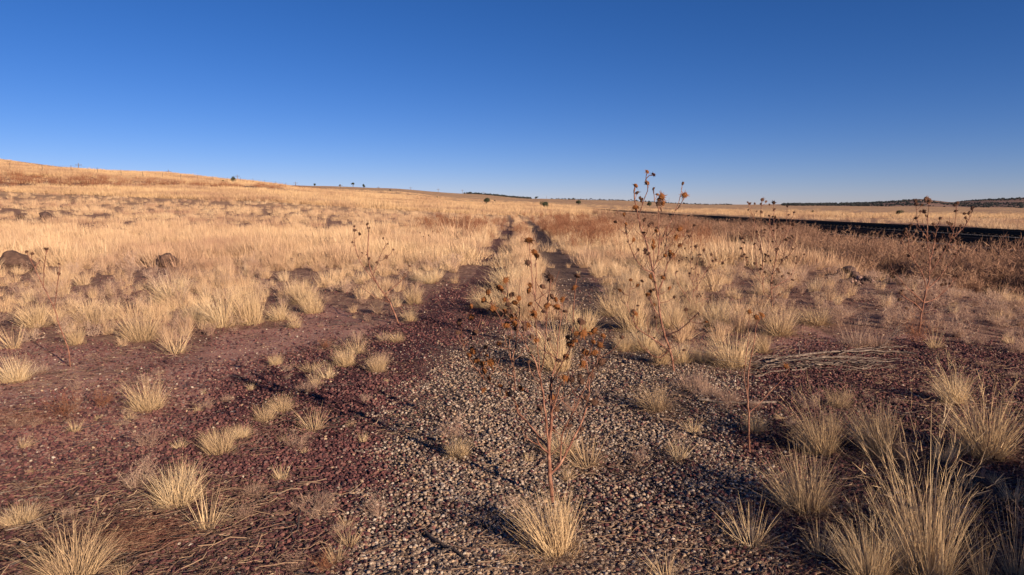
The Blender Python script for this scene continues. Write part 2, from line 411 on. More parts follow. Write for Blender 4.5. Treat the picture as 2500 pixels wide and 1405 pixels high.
def scatter(name, P, rot, scl, idx, protos, label, cat, group=None):
    """one object of many instances (kind = stuff)"""
    pc = bpy.data.collections.new(name + '_shapes')
    for i, me in enumerate(protos):
        pc.objects.link(bpy.data.objects.new('%s_shape_%02d' % (name, i), me))
    me = bpy.data.meshes.new(name); me.vertices.add(len(P)); me.vertices.foreach_set('co', np.asarray(P, np.float32).ravel())
    for nm, ty, key, d in (('rot', 'FLOAT_VECTOR', 'vector', rot), ('scl', 'FLOAT_VECTOR', 'vector', scl), ('idx', 'INT', 'value', idx)):
        a = me.attributes.new(nm, ty, 'POINT'); a.data.foreach_set(key, np.asarray(d, np.int32 if ty == 'INT' else np.float32).ravel())
    me.update()
    o = obj(name, me); tag(o, label, cat, group, 'stuff')
    ng = bpy.data.node_groups.new(name, 'GeometryNodeTree')
    ng.interface.new_socket('Geometry', in_out='INPUT', socket_type='NodeSocketGeometry')
    ng.interface.new_socket('Geometry', in_out='OUTPUT', socket_type='NodeSocketGeometry')
    gi = ng.nodes.new('NodeGroupInput'); go = ng.nodes.new('NodeGroupOutput')
    ip = ng.nodes.new('GeometryNodeInstanceOnPoints'); ci = ng.nodes.new('GeometryNodeCollectionInfo')
    ci.inputs['Collection'].default_value = pc; ci.inputs['Separate Children'].default_value = True; ci.inputs['Reset Children'].default_value = True
    ip.inputs['Pick Instance'].default_value = True
    def na(nm, ty):
        n = ng.nodes.new('GeometryNodeInputNamedAttribute'); n.data_type = ty; n.inputs['Name'].default_value = nm
        return [s for s in n.outputs if s.enabled and s.name == 'Attribute'][0]
    ng.links.new(gi.outputs[0], ip.inputs['Points']); ng.links.new(ci.outputs[0], ip.inputs['Instance'])
    ng.links.new(na('rot', 'FLOAT_VECTOR'), ip.inputs['Rotation']); ng.links.new(na('scl', 'FLOAT_VECTOR'), ip.inputs['Scale'])
    ng.links.new(na('idx', 'INT'), ip.inputs['Instance Index']); ng.links.new(ip.outputs[0], go.inputs[0])
    md = o.modifiers.new('scatter', 'NODES'); md.node_group = ng
    return o

# ------------------------------------------------------------------ ground sheet
def build_ground():
    az = np.concatenate([np.linspace(-180, -50, 60)[:-1], np.linspace(-50, 50, 620), np.linspace(50, 180, 60)[1:]])
    az = np.radians(az)
    rr = np.concatenate([[0.02], np.exp(np.linspace(math.log(.4), math.log(40), 330)), np.exp(np.linspace(math.log(40), math.log(3200), 300))[1:]])
    A, Rr = np.meshgrid(az, rr); x = (Rr * np.sin(A)).ravel(); y = (Rr * np.cos(A)).ravel(); z = H(x, y)
    na, nr = len(az), len(rr)
    i = np.arange((nr - 1) * (na - 1)); r_ = i // (na - 1); a_ = i % (na - 1); b = r_ * na + a_
    Fq = np.stack([b, b + na, b + na + 1, b + 1], 1)
    me = mesh_np('ground', np.stack([x, y, z], 1), Fq[:, ::-1], ground_mat(), smooth=True)
    g, c = zones(x, y); ba, rut = bare(x, y)
    d = np.hypot(x, y)
    wt = (~ba) * sst(0, 1, sst(6, 8, y)) ; wt = wt * (1 - .0)
    wt = np.where(rut, .10 + .35 * fbm(x * 2, y * .7, 41), wt)
    rr_ = rut & (x > rutx(y)) & (y < 130); g = np.where(rr_, 1.0, g); c = np.where(rut & (x < rutx(y)) & (y < 130), 1.0, c)
    wf = sst(38, 100, y); wf = np.where(y < 0, 0, wf)
    # rocky cut bank below the fence, at the left
    px, py = proj(x, y, z)
    top = np.interp(px, [-500, 0, 300, 500, 650, 830], [425, 423, 432, 446, 452, 458]); bot = np.interp(px, [-500, 0, 300, 500, 650, 830], [458, 457, 460, 461, 463, 463])
    yy = np.interp(px, [-500, 0, 200, 400, 600, 800], [72, 94, 103, 130, 145, 170])
    wb = sst(0, 1, (y - yy) / 5) * (1 - sst(yy + 13, yy + 20 , y)) * (px < 850) * (px > -900) * (.35 + .65 * fbm(x * .2, y * .2, 51))
    for nm, v in (('wg', g), ('wc', c), ('wt', wt), ('wf', wf), ('wb', np.clip(wb * 1.2, 0, 1)), ('wh', .9 * sst(1290, 1380, y) * sst(1850, 2000, px))):
        a = me.attributes.new(nm, 'FLOAT', 'POINT'); a.data.foreach_set('value', np.asarray(v, np.float32))
    tag(obj('ground', me), kind='structure')
build_ground()

# ------------------------------------------------------------------ loose stones on the near ground
def ground_pts(n, y0, y1, powr=1.0, smax=.86, seed=1):
    r = np.random.RandomState(seed); u = r.uniform(0, 1, n)
    # picture-even in distance: denser near
    y = (y0 ** (-powr) + u * (y1 ** (-powr) - y0 ** (-powr))) ** (-1 / powr) if powr else y0 + u * (y1 - y0)
    x = r.uniform(-smax, smax, n) * y
    return x, y, r
peb = [rock_mesh('pebble', M_peb, 100 + i, 1, .8, squash=(1, .85, .6)) for i in range(6)]
cin = [rock_mesh('cinder', M_cin, 200 + i, 1, .8, squash=(1, .9, .75)) for i in range(6)]
x, y, r = ground_pts(390000, 2.2, 14, .75, .84, 5)
g, c = zones(x, y)
def place(nm, keep, protos, s0, s1, label, cat):
    X = x[keep]; Y = y[keep]; n = len(X); s = s0 * np.exp(np.minimum(r.normal(0, s1, n), .72)) * (1 + .05 * Y)
    z = H(X, Y) + s * r.uniform(-.05, .45, n)
    scatter(nm, np.stack([X, Y, z], 1), np.stack([r.uniform(-.5, .5, n), r.uniform(-.5, .5, n), r.uniform(0, 6.28, n)], 1), np.stack([s, s, s], 1), r.randint(0, 6, n), protos, label, cat)
thin = fbm(x * 1.6, y * 1.6, 63) < .40; thin2 = fbm(x * 1.1, y * 1.3, 64) < .44
kg = (g > .5) & (r.uniform(0, 1, len(x)) < np.where(thin, .35, .9)) & ((y < 9) | (r.rand(len(x)) < .5))
place('gravel', kg | ((c > .5) & (r.rand(len(x)) < .05)) | ((g + c < .5) & (r.rand(len(x)) < .06) & (y < 14)), peb, .0108, .5, 'grey and tan gravel lying loose along the old track', 'gravel')
kc = (c > .5) & (r.uniform(0, 1, len(x)) < np.where(thin2, .35, .95)) | ((g > .5) & (r.rand(len(x)) < .10)) | ((g + c < .5) & (r.rand(len(x)) < .08 + .24 * (fbm(x, y, 61) > .45)) & (y < 14))
place('cinders', kc, cin, .0115, .46, 'dark red volcanic cinders strewn beside the grey gravel', 'cinders')

# ------------------------------------------------------------------ grass shapes
WL = (-.22, .10)     # the way the wind has set the field
def thatch(t): return t[0], t[1], t[2] * .42
fineA = []
for i in range(8):
    q = random.Random(900 + i); t = q.uniform(.24, .50)
    fineA.append(tuft('fine_bunch', M_straw, blades(int(q.uniform(260, 440)), q.uniform(.045, .08), .36, t, .0025, 6, q.uniform(.4, .95), (q.uniform(-.3, .05), .05), 10 + i, q.uniform(.35, .6), wig=.05), blades(70, .06, .40, t * 1.3, .0022, 6, 1.3, (-.2, 0), 20 + i, .6, wig=.16), thatch(blades(380, .10, .19, .95, .0021, 5, 1.2, (0, 0), 30 + i, wig=.30))))
tallB = [tuft('tall_bunch', M_straw, blades(380, .075, .44, .32, .0028, 5, .45, (-.12, .05), 50 + i), blades(34, .04, .62, .2, .0030, 6, .9, (-.15, .05), 70 + i, .25, heads=.8), (lambda t: (t[0], t[1], t[2] * .45))(blades(260, .09, .24, .8, .0022, 5, 1.0, (0, 0), 60 + i, wig=.25))) for i in range(4)]
stiffC = [tuft('sparse_bunch', M_straw, blades(95, .04, .30, .62, .0038, 4, .25, (-.05, .05), 80 + i, .5), (lambda t: (t[0], t[1], t[2] * .45))(blades(110, .07, .16, 1.1, .002, 5, .8, (0, 0), 90 + i, wig=.3))) for i in range(4)]
curlD = [tuft('curly_bunch', M_grey, blades(520, .12, .17, .9, .0022, 5, .9, (0, 0), 110 + i, wig=.35), blades(60, .08, .25, .4, .002, 4, .4, (0, 0), 115 + i, wig=.12)) for i in range(3)]
def weed(seed, mat, h=.34, n=26, w=.0022, spread=.5, nm='weed', bw=.12, sub=14):
    r = np.random.RandomState(seed); parts = [blades(n, .06, h, spread, w * 1.3, 4, .35, (-.05, .03), seed, .4, wig=.1)]
    V, Fq, c = parts[0]; m = 10; extra = []
    HV = []; HF = []; HC = []
    for j in range(n):
        for q in range(sub):
            lv = r.randint(1, 5); p = V[j * m + 2 * lv]; d = r.normal(0, 1, 3); d[2] = abs(d[2]) + .3; d /= np.linalg.norm(d); L = r.uniform(.3, 1) * bw * (1.3 - lv * .16)
            sd = np.cross(d, r.normal(0, 1, 3)); sd /= np.linalg.norm(sd) + 1e-9; sd *= w * .5
            k = len(HV); mid = p + d * L * .55 + r.normal(0, .006, 3); e = p + d * L + r.normal(0, .012, 3)
            HV += [p - sd, p + sd, mid + sd, mid - sd, e + sd * .5, e - sd * .5]; HF += [(k, k + 1, k + 2, k + 3), (k + 3, k + 2, k + 4, k + 5)]; HC += [r.rand()] * 6
    parts.append((np.array(HV), np.array(HF), np.array(HC)))
    return tuft(nm, mat, *parts)
weedG = [weed(130 + i, M_grey) for i in range(3)]
weedR = [weed(140 + i, M_red, .55, 22, .0035, .35, 'red_weed', .2) for i in range(3)]
midA = [tuft('mid_bunch', M_field, blades(120, .07, .40, .38, .0042, 4, .5, WL, 150 + i, .5), blades(70, .12, .18, .95, .0030, 3, .9, (0, 0), 160 + i, wig=.2)) for i in range(6)]
midW = [weed(170 + i, M_grey, .36, 20, .0042, .55, 'mid_weed', .14, 12) for i in range(3)]
farA = [tuft('far_patch', M_field, blades(70, .24, .42, .36, .009, 3, .45, WL, 180 + i)) for i in range(4)]
farP = [tuft('far_meadow', M_far, blades(90, 1.2, .42, .35, .030, 2, .4, WL, 190 + i)) for i in range(4)]
farR = [tuft('far_weed', M_red, blades(70, .35, .7, .35, .012, 3, .3, (-.05, 0), 200 + i, wig=.2)) for i in range(3)]

# hand placed bunches on the open ground: (picture x of the foot, y of the foot, height, width, kind, label)
BUN = [
 (362,1000,100,95,'A','thick pale bunchgrass standing alone on red soil in the left foreground'),
 (435,1232,112,125,'A','fan-shaped pale bunchgrass on red cinders, above the stiff straw bunch near the bottom left'),
 (505,1292,105,120,'C','stiff wide-spread straw bunch on red cinders just right of the reddish tangle'),
 (1350,1352,160,180,'A','dense round bunchgrass at the foot of the big dead sunflower in the centre foreground'),
 (185,1415,125,190,'B','tall wispy bunchgrass cut by the bottom edge, in front of the reddish tangle'),
 (295,1412,45,50,'C','small whitish straw bunch at the bottom edge right of the tall wispy bunch'),
 (537,1106,60,95,'A','low pale bunch at the lower left end of the diagonal row on the cinders'),
 (588,1072,45,55,'A','small upright bunch just above the low bunch that starts the diagonal cinder row'),
 (648,1028,55,55,'A','bright yellow bunch in the middle of the diagonal cinder row'),
 (690,1004,45,60,'A','faded bunch touching the upper right side of the bright yellow bunch'),
 (765,1052,66,95,'C','spiky straw bunch with stems splayed like a fan on dark red cinders'),
 (760,908,32,85,'C','flat sprawling straw bunch above the faded grey clump on the cinders'),
 (845,893,60,60,'A','front bunch of the leaning pair left of the red cinder strip'),
 (872,862,55,70,'C','rear bunch of the leaning pair left of the red cinder strip'),
 (922,908,42,55,'A','squat yellow bunch on the edge of the red cinder strip'),
 (968,836,30,45,'A','tiny yellow bunch at the right end of the short row above the squat yellow bunch'),
 (935,832,24,50,'C','tiny flattened bunch at the left end of the short row above the squat yellow bunch'),
 (675,892,32,36,'A','small lone bunch on stony red soil left of the leaning pair'),
 (752,952,36,60,'D','faded grey clump on dark cinders below the flat sprawling straw bunch'),
 (186,842,48,52,'A','small round bunch on red soil beside the lone red sunflower stem'),
 (30,852,70,90,'C','straw bunch with splayed blades at the left edge above the dusty grey bunch'),
 (36,932,75,85,'A','dusty grey-yellow bunch at the left edge of the bare red soil'),
 (1118,1118,50,70,'A','small bent yellow bunch alone on the grey gravel left of the big sunflower'),
 (762,1243,46,125,'D','low curly mat of pale grass where red cinders meet grey gravel'),
 (618,1212,46,55,'D','small rusty curly clump on dark cinders left of the low curly mat'),
 (50,1282,55,95,'A','low combed-over bunch at the left edge above the bottom corner'),
 (845,1292,36,70,'C','few short straw blades on gravel below the low curly mat'),
 (1362,905,135,115,'B','tall pale bunchgrass directly behind the crown of the big sunflower'),
 (1372,1112,70,95,'A','soft yellow bunch right behind the trunk of the big sunflower'),
 (1432,1142,90,130,'C','sprawling coarse straw bunch on gravel right of the big sunflower trunk'),
 (1422,812,62,85,'A','round bunch in the shaded right wheel rut'),
 (1600,1004,82,95,'A','rusty pale bunch on gravel below the foot of the tall sunflower against the sky'),
 (1655,1124,62,95,'C','thin straw bunch on gravel left of the lone bare sunflower stem'),
 (1690,1056,42,70,'C','short dark bunch behind the thin straw bunch on the gravel'),
 (1790,896,112,105,'A','big fan-shaped golden bunch left of the dead branch pile'),
 (1862,862,56,62,'A','small bunch tucked against the right side of the big golden fan bunch'),
 (1904,818,82,105,'A','golden bunch leaning left in front of the bushy sunflower on the right'),
 (1990,792,52,95,'A','wide low bunch right of the golden bunch that leans left'),
 (1782,984,54,62,'D','small rusty clump on gravel above the thin grey log'),
 (1842,1056,62,66,'A','small bunch behind the lone bare sunflower stem at lower right'),
 (2046,994,58,66,'A','small upright bunch on dark cinders below the dead branch pile'),
 (1962,1244,160,170,'A','very dense rounded bunchgrass with a dark base in the right foreground'),
 (2004,1108,135,135,'B','bunch with long arching blades behind the very dense rounded one'),
 (2142,1112,140,140,'A','broad upright bunchgrass between the arching bunch and the right-hand stalks'),
 (2262,1418,320,220,'B','tallest bunchgrass of all, filling the lower right foreground'),
 (2118,1418,160,160,'B','thinner bunch at the bottom edge just left of the tallest bunchgrass'),
 (2330,985,95,95,'B','upright bunch with single tall stalks on dark cinders near the right edge'),
 (2405,1114,165,190,'B','wide feathery bunchgrass near the right edge'),
 (2302,1132,85,85,'C','small stiff bunch between the broad upright and the wide feathery bunches'),
 (1832,1332,115,150,'C','sparse black-shadowed straw bunch on gravel left of the tallest bunchgrass'),
 (1622,1416,66,120,'C','splayed straw bunch cut by the bottom edge right of centre'),
 (2482,1420,230,120,'C','thin weed stalks standing in the bottom right corner'),
 (2395,1425,190,90,'C','loose thin stalks between the tallest bunchgrass and the bottom right corner'),
 (2282,852,54,60,'C','small bunch at the foot of the rightmost sunflower'),
 (2090,842,62,90,'D','left half of the grey weedy clump above the dead branch pile'),
 (2140,846,55,80,'D','right half of the grey weedy clump above the dead branch pile'),
 (1690,945,66,95,'D','pale curly weeds right of the foot of the tall sunflower against the sky'),
 (1730,968,50,80,'D','low curly weeds trailing down to the right from the tall sunflower foot'),
 (1504,770,80,95,'A','upper bunch of the row along the right side of the right wheel rut'),
 (1544,806,92,100,'A','middle bunch of the row along the right side of the right wheel rut'),
 (1576,856,82,85,'A','lower big bunch of the row along the right side of the right wheel rut'),
 (1522,858,56,52,'A','small separate bunch left of the lower big bunch beside the right rut'),
 (1612,890,60,60,'A','bunch just left of the tall sunflower trunk foot'),
 (1664,884,70,70,'A','bunch just behind the tall sunflower trunk foot'),
 (1720,882,62,66,'A','small bunch left of the big golden fan bunch'),
 (1640,800,66,80,'A','bunch in the gap of stems behind the tall sunflower'),
 (1752,796,80,90,'A','full bunch behind and above the big golden fan bunch'),
 (1690,780,60,80,'A','bunch up-left of the full bunch above the golden fan'),
 (1180,752,60,66,'A','leftmost bunch of the grassy strip, beside the red cinder strip'),
 (1232,768,86,95,'B','tangled curly-bladed bunch at the near end of the grassy strip between ruts'),
 (1276,778,74,85,'B','right-hand curly bunch at the near end of the grassy strip between ruts'),
 (1238,700,56,80,'B','bunch in the grassy strip right behind its tangled near end'),
 (1282,690,50,70,'A','bunch on the rut side of the grassy strip, behind the right-hand curly bunch'),
 (225,794,72,90,'A','pale bunch at the field edge up-right of the small round bunch'),
 (345,832,105,105,'A','long-bladed bunch leaning left at the field edge above the bare red soil'),
 (430,864,72,115,'C','flattened rusty bunch lying over the red soil below the field edge'),
 (476,786,62,62,'A','small bunch left of the tall pair at the field edge'),
 (540,798,116,84,'A','left of the tall pair of pale bunches at the field edge'),
 (612,792,108,86,'A','right of the tall pair of pale bunches at the field edge'),
 (682,782,54,66,'A','bunch right of the tall pair at the field edge'),
 (720,802,36,36,'A','tiny bunch in front of the bunch right of the tall pair'),
 (765,764,66,62,'A','golden bunch at the right end of the left field edge'),
 (738,742,80,72,'A','bunch leaning behind the golden one that ends the left field edge'),
 (85,798,66,90,'A','bunch at the far left field edge above the splayed straw bunch'),
 (425,742,90,96,'A','round golden bunch one row into the field behind the flattened rusty bunch'),
 (1050,692,42,62,'A','bunch on the left shoulder of the red cinder strip at its far end'),
 (1010,742,44,56,'A','lit bunch right of the dry weeds where the cinder strip widens'),
 (1000,786,44,46,'A','small bunch at the foot of the reddish weeds beside the cinder strip'),
]
KIN = {'A': (fineA, .29, .29), 'B': (tallB, .42, .36), 'C': (stiffC, .21, .30), 'D': (curlD, .17, .30)}
for i, (px, py, hp, wp, kd, lab) in enumerate(BUN):
    p = hit(px, min(py, 1403)) if py <= 1403 else Vector(at(px, py, 1)) 
    if py > 1403:
        Yq = CH / -k_of(py); q = at(px, py, Yq); p = Vector((q[0], q[1], H1(q[0], q[1])))
    ms, h0, w0 = KIN[kd]; o = obj('grass_bunch', ms[i % len(ms)], loc=p)
    sh = msize(p, hp) / h0; sw = msize(p, wp) / w0
    o.scale = (sw, sw, sh); o.rotation_euler = (R.uniform(-.12, .12), R.uniform(-.22, .06), R.uniform(-.7, .7))
    tag(o, lab, 'grass', 'grass bunches standing on the open ground')

# ------------------------------------------------------------------ grass of the meadow
def rs(n, r, s0, s1, lean=.06, hv=.2):
    s = s0 * np.exp(r.normal(0, s1, n)); return np.stack([r.normal(0, lean, n), r.normal(0, lean, n), r.uniform(-.7, .7, n)], 1), np.stack([s, s, s * np.exp(r.normal(0, hv, n))], 1)
BSP = [(45,664,92,52),(112,538,32,26),(50,534,26,14),(215,562,46,14),(412,652,50,40),(350,644,38,18),(583,646,36,20),(735,642,24,30),(712,648,18,22),(803,594,28,18),(622,536,15,9),(661,527,15,8),(699,541,15,9),(572,575,10,9),(2096,668,44,30),(2068,670,30,22),(2178,682,24,16),(2422,700,12,10)]
def meadow(nm, n, y0, y1, powr, smax, protos, s0, s1, seed, dens, label, cat='grass', jz=0.0):
    x, y, r = ground_pts(n, y0, y1, powr, smax, seed)
    b, rut = bare(x, y, np.where(y < 14, .44, np.where(y < 26, .52, np.where(y < 42, .50, .36)))); px, py = proj(x, y, H(x, y)); off = dens(x, y) * (.18 + .82 * sst(5, 150, np.interp(px, BX, BY) - py))
    rc = rutx(y); off = off * (1 - .55 * np.exp(-((np.abs(x - rc) - .95) / .5) ** 2) * (y < 160)); off = np.where(rut & (y > 14), dens(x, y) * np.where(y > 36, .22, .045), off); b = b & ~(rut & (y > 14))
    for (bx, by, bw, bh) in BSP:
        inf = (np.abs(px - bx) < bw * .62) & (py > by - bh * .8) & (py < by + .36 * F / np.maximum(y, 1)); off = np.where(inf, off * .3, off)
    yb = np.interp(px, [-500, 0, 200, 400, 600, 800], [72, 94, 103, 130, 145, 170]); off = np.where((px < 820) & (y > yb - 1) & (y < yb + 17) & (x < 0), off * .22, off)
    keep = (~b) & (r.rand(n) < off) & ~((x > 17.2) & (x < 30.5) & (y < 160))
    x = x[keep]; y = y[keep]; m = len(x); rot, scl = rs(m, r, s0, s1)
    # taller within clumps
    scl *= (.7 + .6 * fbm(x * .8, y * .8, seed + 5))[:, None] * (.80 + .20 * sst(9, 16, y))[:, None] * (1 - .35 * np.exp(-((np.abs(x - rutx(y)) - .75) / .55) ** 2) * (y < 160))[:, None]
    scatter(nm, np.stack([x, y, H(x, y) + jz], 1), rot, scl, r.randint(0, len(protos), m), protos, label, cat); return m
def rightw(x, y):        # the greyer weeds between the old track and the ditch
    return sst(.34, .50, x / np.maximum(y, 1)) * (1 - sst(30, 50, y))
cnt = []
cnt.append(meadow('meadow_grass', 12500, 5.2, 32, .45, .84, midA, .74, .26, 301, lambda x, y: (1 - .7 * rightw(x, y)) * (.07 + .9 * (fbm(x * 1.3, y * 1.0, 71) > .50)) * (.30 + .70 * sst(9, 17, y)) * (1 - .97 * sst(8.0, 8.8, x)), 'pale dry grass covering the near field in loose bunches'))
cnt.append(meadow('grey_weeds', 8000, 5.2, 32, .45, .84, midW, .60, .28, 302, lambda x, y: (.26 + .40 * rightw(x, y)) * (.3 + .7 * (fbm(x * .8, y * .8, 79) > .42)) * (1 - .97 * sst(8.2, 9.0, x)), 'greyish fine-branched weeds thick in the right-hand field', 'weeds'))
cnt.append(meadow('field_grass', 22000, 16.5, 125, .6, .82, farA, .9, .25, 303, lambda x, y: (.14 + .80 * (fbm(x * .9, y * .6, 73) > .49)) * (1 - .95 * sst(8.2, 9.2, x) * (1 - sst(17, 18, x)) * (y < 100)), 'golden dry grass of the middle field'))
cnt.append(meadow('distant_grass', 32000, 85, 480, .8, .80, farP, 1.1, .25, 304, lambda x, y: (.30 + .70 * (fbm(x * .06, y * .1, 74) > .44)) * (1 - .84 * (x > 20)), 'golden dry grass of the far slopes and plain'))
r = np.random.RandomState(333); n = 1500; y = 8.5 * (75 / 8.5) ** r.uniform(0, 1, n); sd = r.rand(n) < .5
x = rutx(y) + np.where(sd, r.normal(0, .16, n), r.uniform(1.35, 3.4, n)); keep = (sd | (r.rand(n) < .55)) & (r.rand(n) < np.where(sd, np.minimum(1, y / 16), 1) * .9) & ~((y > 26) & ~sd); x = x[keep]; y = y[keep]; rot, scl = rs(len(x), r, .78, .2, .10)
scatter('strip_grass', np.stack([x, y, H(x, y)], 1), rot, scl, r.randint(0, 6, len(x)), midA, 'golden grass strip growing between and right of the wheel ruts', 'grass')
# rusty dead weeds right and left of the ruts
x, y, r = ground_pts(9000, 16, 130, .3, .30, 305)
px, py = proj(x, y, H(x, y)); b, rut = bare(x, y)
d = np.exp(-(((px - 1390) / 105) ** 2 + ((py - 562) / 28) ** 2)) + .8 * np.exp(-(((px - 1120) / 70) ** 2 + ((py - 556) / 14) ** 2)) + .2 * np.exp(-(((px - 1650) / 120) ** 2 + ((py - 590) / 30) ** 2))
keep = (r.rand(len(x)) < d * .9) & ~b; x = x[keep]; y = y[keep]; rot, scl = rs(len(x), r, .95, .25)
cnt.append(len(x))
scatter('rusty_weeds', np.stack([x, y, H(x, y)], 1), rot, scl, r.randint(0, 3, len(x)), weedR, 'rust-coloured dead weeds massed beside the wheel ruts', 'weeds')
# brush in the ditch
brushp = [weed(210 + i, M_brush, .85, 60, .006, .55, 'brush', .28, 16) for i in range(4)]
n = 4600; r = np.random.RandomState(306); y = 7 * (110 / 7) ** r.uniform(0, 1, n); x = r.uniform(10.4, 16.4 + .9 * (y > 38), n)
keep = (fbm(x * .5, y * .35, 77) > .36) & ((x > 12.6) | (r.rand(n) < .12)); x = x[keep]; y = y[keep]; rot, scl = rs(len(x), r, .98, .2)
scatter('ditch_brush', np.stack([x, y, H(x, y)], 1), rot, scl, r.randint(0, 4, len(x)), brushp, 'reddish-brown feathery brush filling the ditch along the railway', 'brush')
# weeds just outside the frame, right and behind: they throw the shade over the right foreground
n = 520; r = np.random.RandomState(307); x = r.uniform(.9, 4.6, n); y = r.uniform(-2.4, 3.3, n)
keep = (x > np.maximum(y, 0) * .78 + .80) & (y < 3.3) & (r.rand(n) < .75); x = x[keep]; y = y[keep]; rot, scl = rs(len(x), r, .98, .25)
scatter('tall_grass', np.stack([x, y, H(x, y)], 1), rot, scl, r.randint(0, 4, len(x)), tallB, 'tall dry grass out of view at the right, shading the foreground', 'grass')

# small dead weeds and starved bunches on the open soil
smallp = weedG + weedR + stiffC[:2] + curlD[:1]
x, y, r = ground_pts(2600, 2.3, 15, .5, .84, 345); b, rut = bare(x, y); g, c = zones(x, y)
keep = b & (r.rand(len(x)) < np.where(g > .5, .02, .17) * (.3 + 1.2 * (fbm(x * 1.5, y * 1.5, 83) > .52)) * np.where(rut, .3, 1)); x = x[keep]; y = y[keep]; n = len(x); rot, scl = rs(n, r, .34, .35, .15)
scatter('small_weeds', np.stack([x, y, H(x, y)], 1), rot, scl, r.choice([0, 1, 2, 0, 1, 2, 3, 6, 7, 8, 6, 7, 8, 7, 8], n), smallp, 'tiny dead weeds and wisps dotted over the red soil', 'weeds')
twp = []
for i in range(5):
    mb = MB(); q = random.Random(950 + i)
    for k in range(5):
        a = Vector((q.uniform(-.12, .12), q.uniform(-.08, .08), .008)); ph = q.gauss(0, .8); pts = [a.copy()]
        for j in range(5): ph += q.gauss(0, .3); a = a + Vector((math.cos(ph), math.sin(ph), q.uniform(-.2, .25))) * q.uniform(.015, .04); a.z = max(a.z, .005); pts.append(a.copy())
        t = q.uniform(.0012, .003); mb.add(tube(pts, t, t * .5, 4))
    twp.append(mb.mesh('twig', M_wood if i % 2 else M_dwood))
x, y, r = ground_pts(900, 2.3, 13, .6, .84, 346); px, py = proj(x, y, 0 * x); b, rut = bare(x, y)
keep = b & (r.rand(len(x)) < .22 + .5 * ((px > 1750) | ((py > 1150) & (px < 700)))); x = x[keep]; y = y[keep]; n = len(x); q = np.exp(r.normal(0, .3, n))
scatter('twigs', np.stack([x, y, H(x, y)], 1), np.stack([0 * q, 0 * q, r.uniform(-3.1, 3.1, n)], 1), np.stack([q] * 3, 1), r.randint(0, 5, n), twp, 'short grey and dark twigs scattered over the ground', 'twigs')

# straw litter
def litter_mesh(seed, n=12, L=.085, sp=.10):
    r = np.random.RandomState(seed); V = []; Fq = []; c = []
    for j in range(n):
        p = np.array([r.normal(0, sp), r.normal(0, sp * .6), r.uniform(.003, .02)]); a = r.normal(0, .6); l = L * r.uniform(.3, 1.3); w = r.uniform(.0006, .0016); cc = r.rand()
        d = np.array([math.cos(a), math.sin(a), r.normal(0, .1)]); k = len(V)
        for q in range(4):
            pp = p + d * l * q / 3; a += r.normal(0, .15); d = np.array([math.cos(a), math.sin(a), r.normal(0, .1)]); pp[2] = max(pp[2], .003)
            V += [pp + np.array([0, 0, w]), pp - np.array([-d[1] * w, d[0] * w, 0])]; c += [cc] * 2
        for q in range(3): Fq.append((k + 2 * q, k + 2 * q + 1, k + 2 * q + 3, k + 2 * q + 2))
    return mesh_np('litter', V, Fq, M_litter, c)
lit = [litter_mesh(400 + i) for i in range(6)]
x, y, r = ground_pts(9000, 2.2, 16, .6, .84, 310); px, py = proj(x, y, 0 * x)
dn = .10 + .9 * (fbm(x * 1.2, y * 1.8, 81, 3) > .56) + .9 * ((py > 1180) & (px < 650)) + .5 * (np.abs(py - 870) < 60) * (px > 1850) + .4 * (px > 1900)
g, c = zones(x, y); dn = dn * np.where(g > .5, .45, 1)
for (bx, by, hp, wp, kd, lab) in BUN:
    dn = dn + .8 * np.exp(-(((px - bx) / (wp * .8)) ** 2 + ((py - by) / (hp * .35)) ** 2))
keep = r.rand(len(x)) < dn * .30; x = x[keep]; y = y[keep]; n = len(x); s = np.exp(r.normal(0, .3, n))
scatter('straw_litter', np.stack([x, y, H(x, y) + .006], 1), np.stack([0 * s, 0 * s, r.normal(-.1, .9, n)], 1), np.stack([s, s, s], 1), r.randint(0, 6, n), lit, 'broken dry straw littering the stones and soil', 'litter')

# ------------------------------------------------------------------ sunflowers
def head_mesh(seed, mat, bract=True):
    r = random.Random(seed); bm = bmesh.new(); bmesh.ops.create_icosphere(bm, subdivisions=2, radius=.5)
    for v in bm.verts:
        if v.co.z < -.1: v.co.z *= .55
        v.co *= 1 + r.uniform(-.2, .16)
    for f in list(bm.faces):
        cpt = f.calc_center_median()
        if r.random() < .75:
            q = bmesh.ops.poke(bm, faces=[f])['verts'][0]; q.co += cpt.normalized() * r.uniform(.05, .16)
    for k in range(13 if bract else 7):      # dry bracts round the rim
        a = 2 * math.pi * k / 13 + r.uniform(-.15, .15); e = r.uniform(-.5, .25); L = r.uniform(.35, .95)
        d = Vector((math.cos(a), math.sin(a), e)); t = Vector((-math.sin(a), math.cos(a), 0)) * .12
        b = Vector((math.cos(a), math.sin(a), -.3)) * .40
        v = [bm.verts.new(b - t), bm.verts.new(b + t), bm.verts.new(b + d * L + Vector((0, 0, r.uniform(-.15, .1))))]; bm.faces.new(v)
    me = bpy.data.meshes.new('seed_head'); bm.to_mesh(me); bm.free(); me.materials.append(mat); return me
HM = [head_mesh(i, M_head) for i in range(5)]; HS = [head_mesh(10 + i, M_heads, False) for i in range(4)]
def leaf_mesh(seed):
    r = random.Random(seed); V = []; Fq = []
    for i in range(5):
        t = i / 4; w = .22 * math.sin(math.pi * (t * .85 + .1)); z = -.5 * t * t + r.uniform(-.08, .08); tw = r.uniform(-.8, .8)
        for s in (-1, 0, 1): V.append((t + r.uniform(-.04, .04), s * w * math.cos(tw), z + s * w * math.sin(tw) + (.1 if s == 0 else 0)))
    for i in range(4):
        for s in (0, 1): a = i * 3 + s; Fq.append((a, a + 1, a + 4, a + 3))
    return mesh_np('dry_leaf', V, Fq, M_dleaf)
LM = [leaf_mesh(i) for i in range(4)]
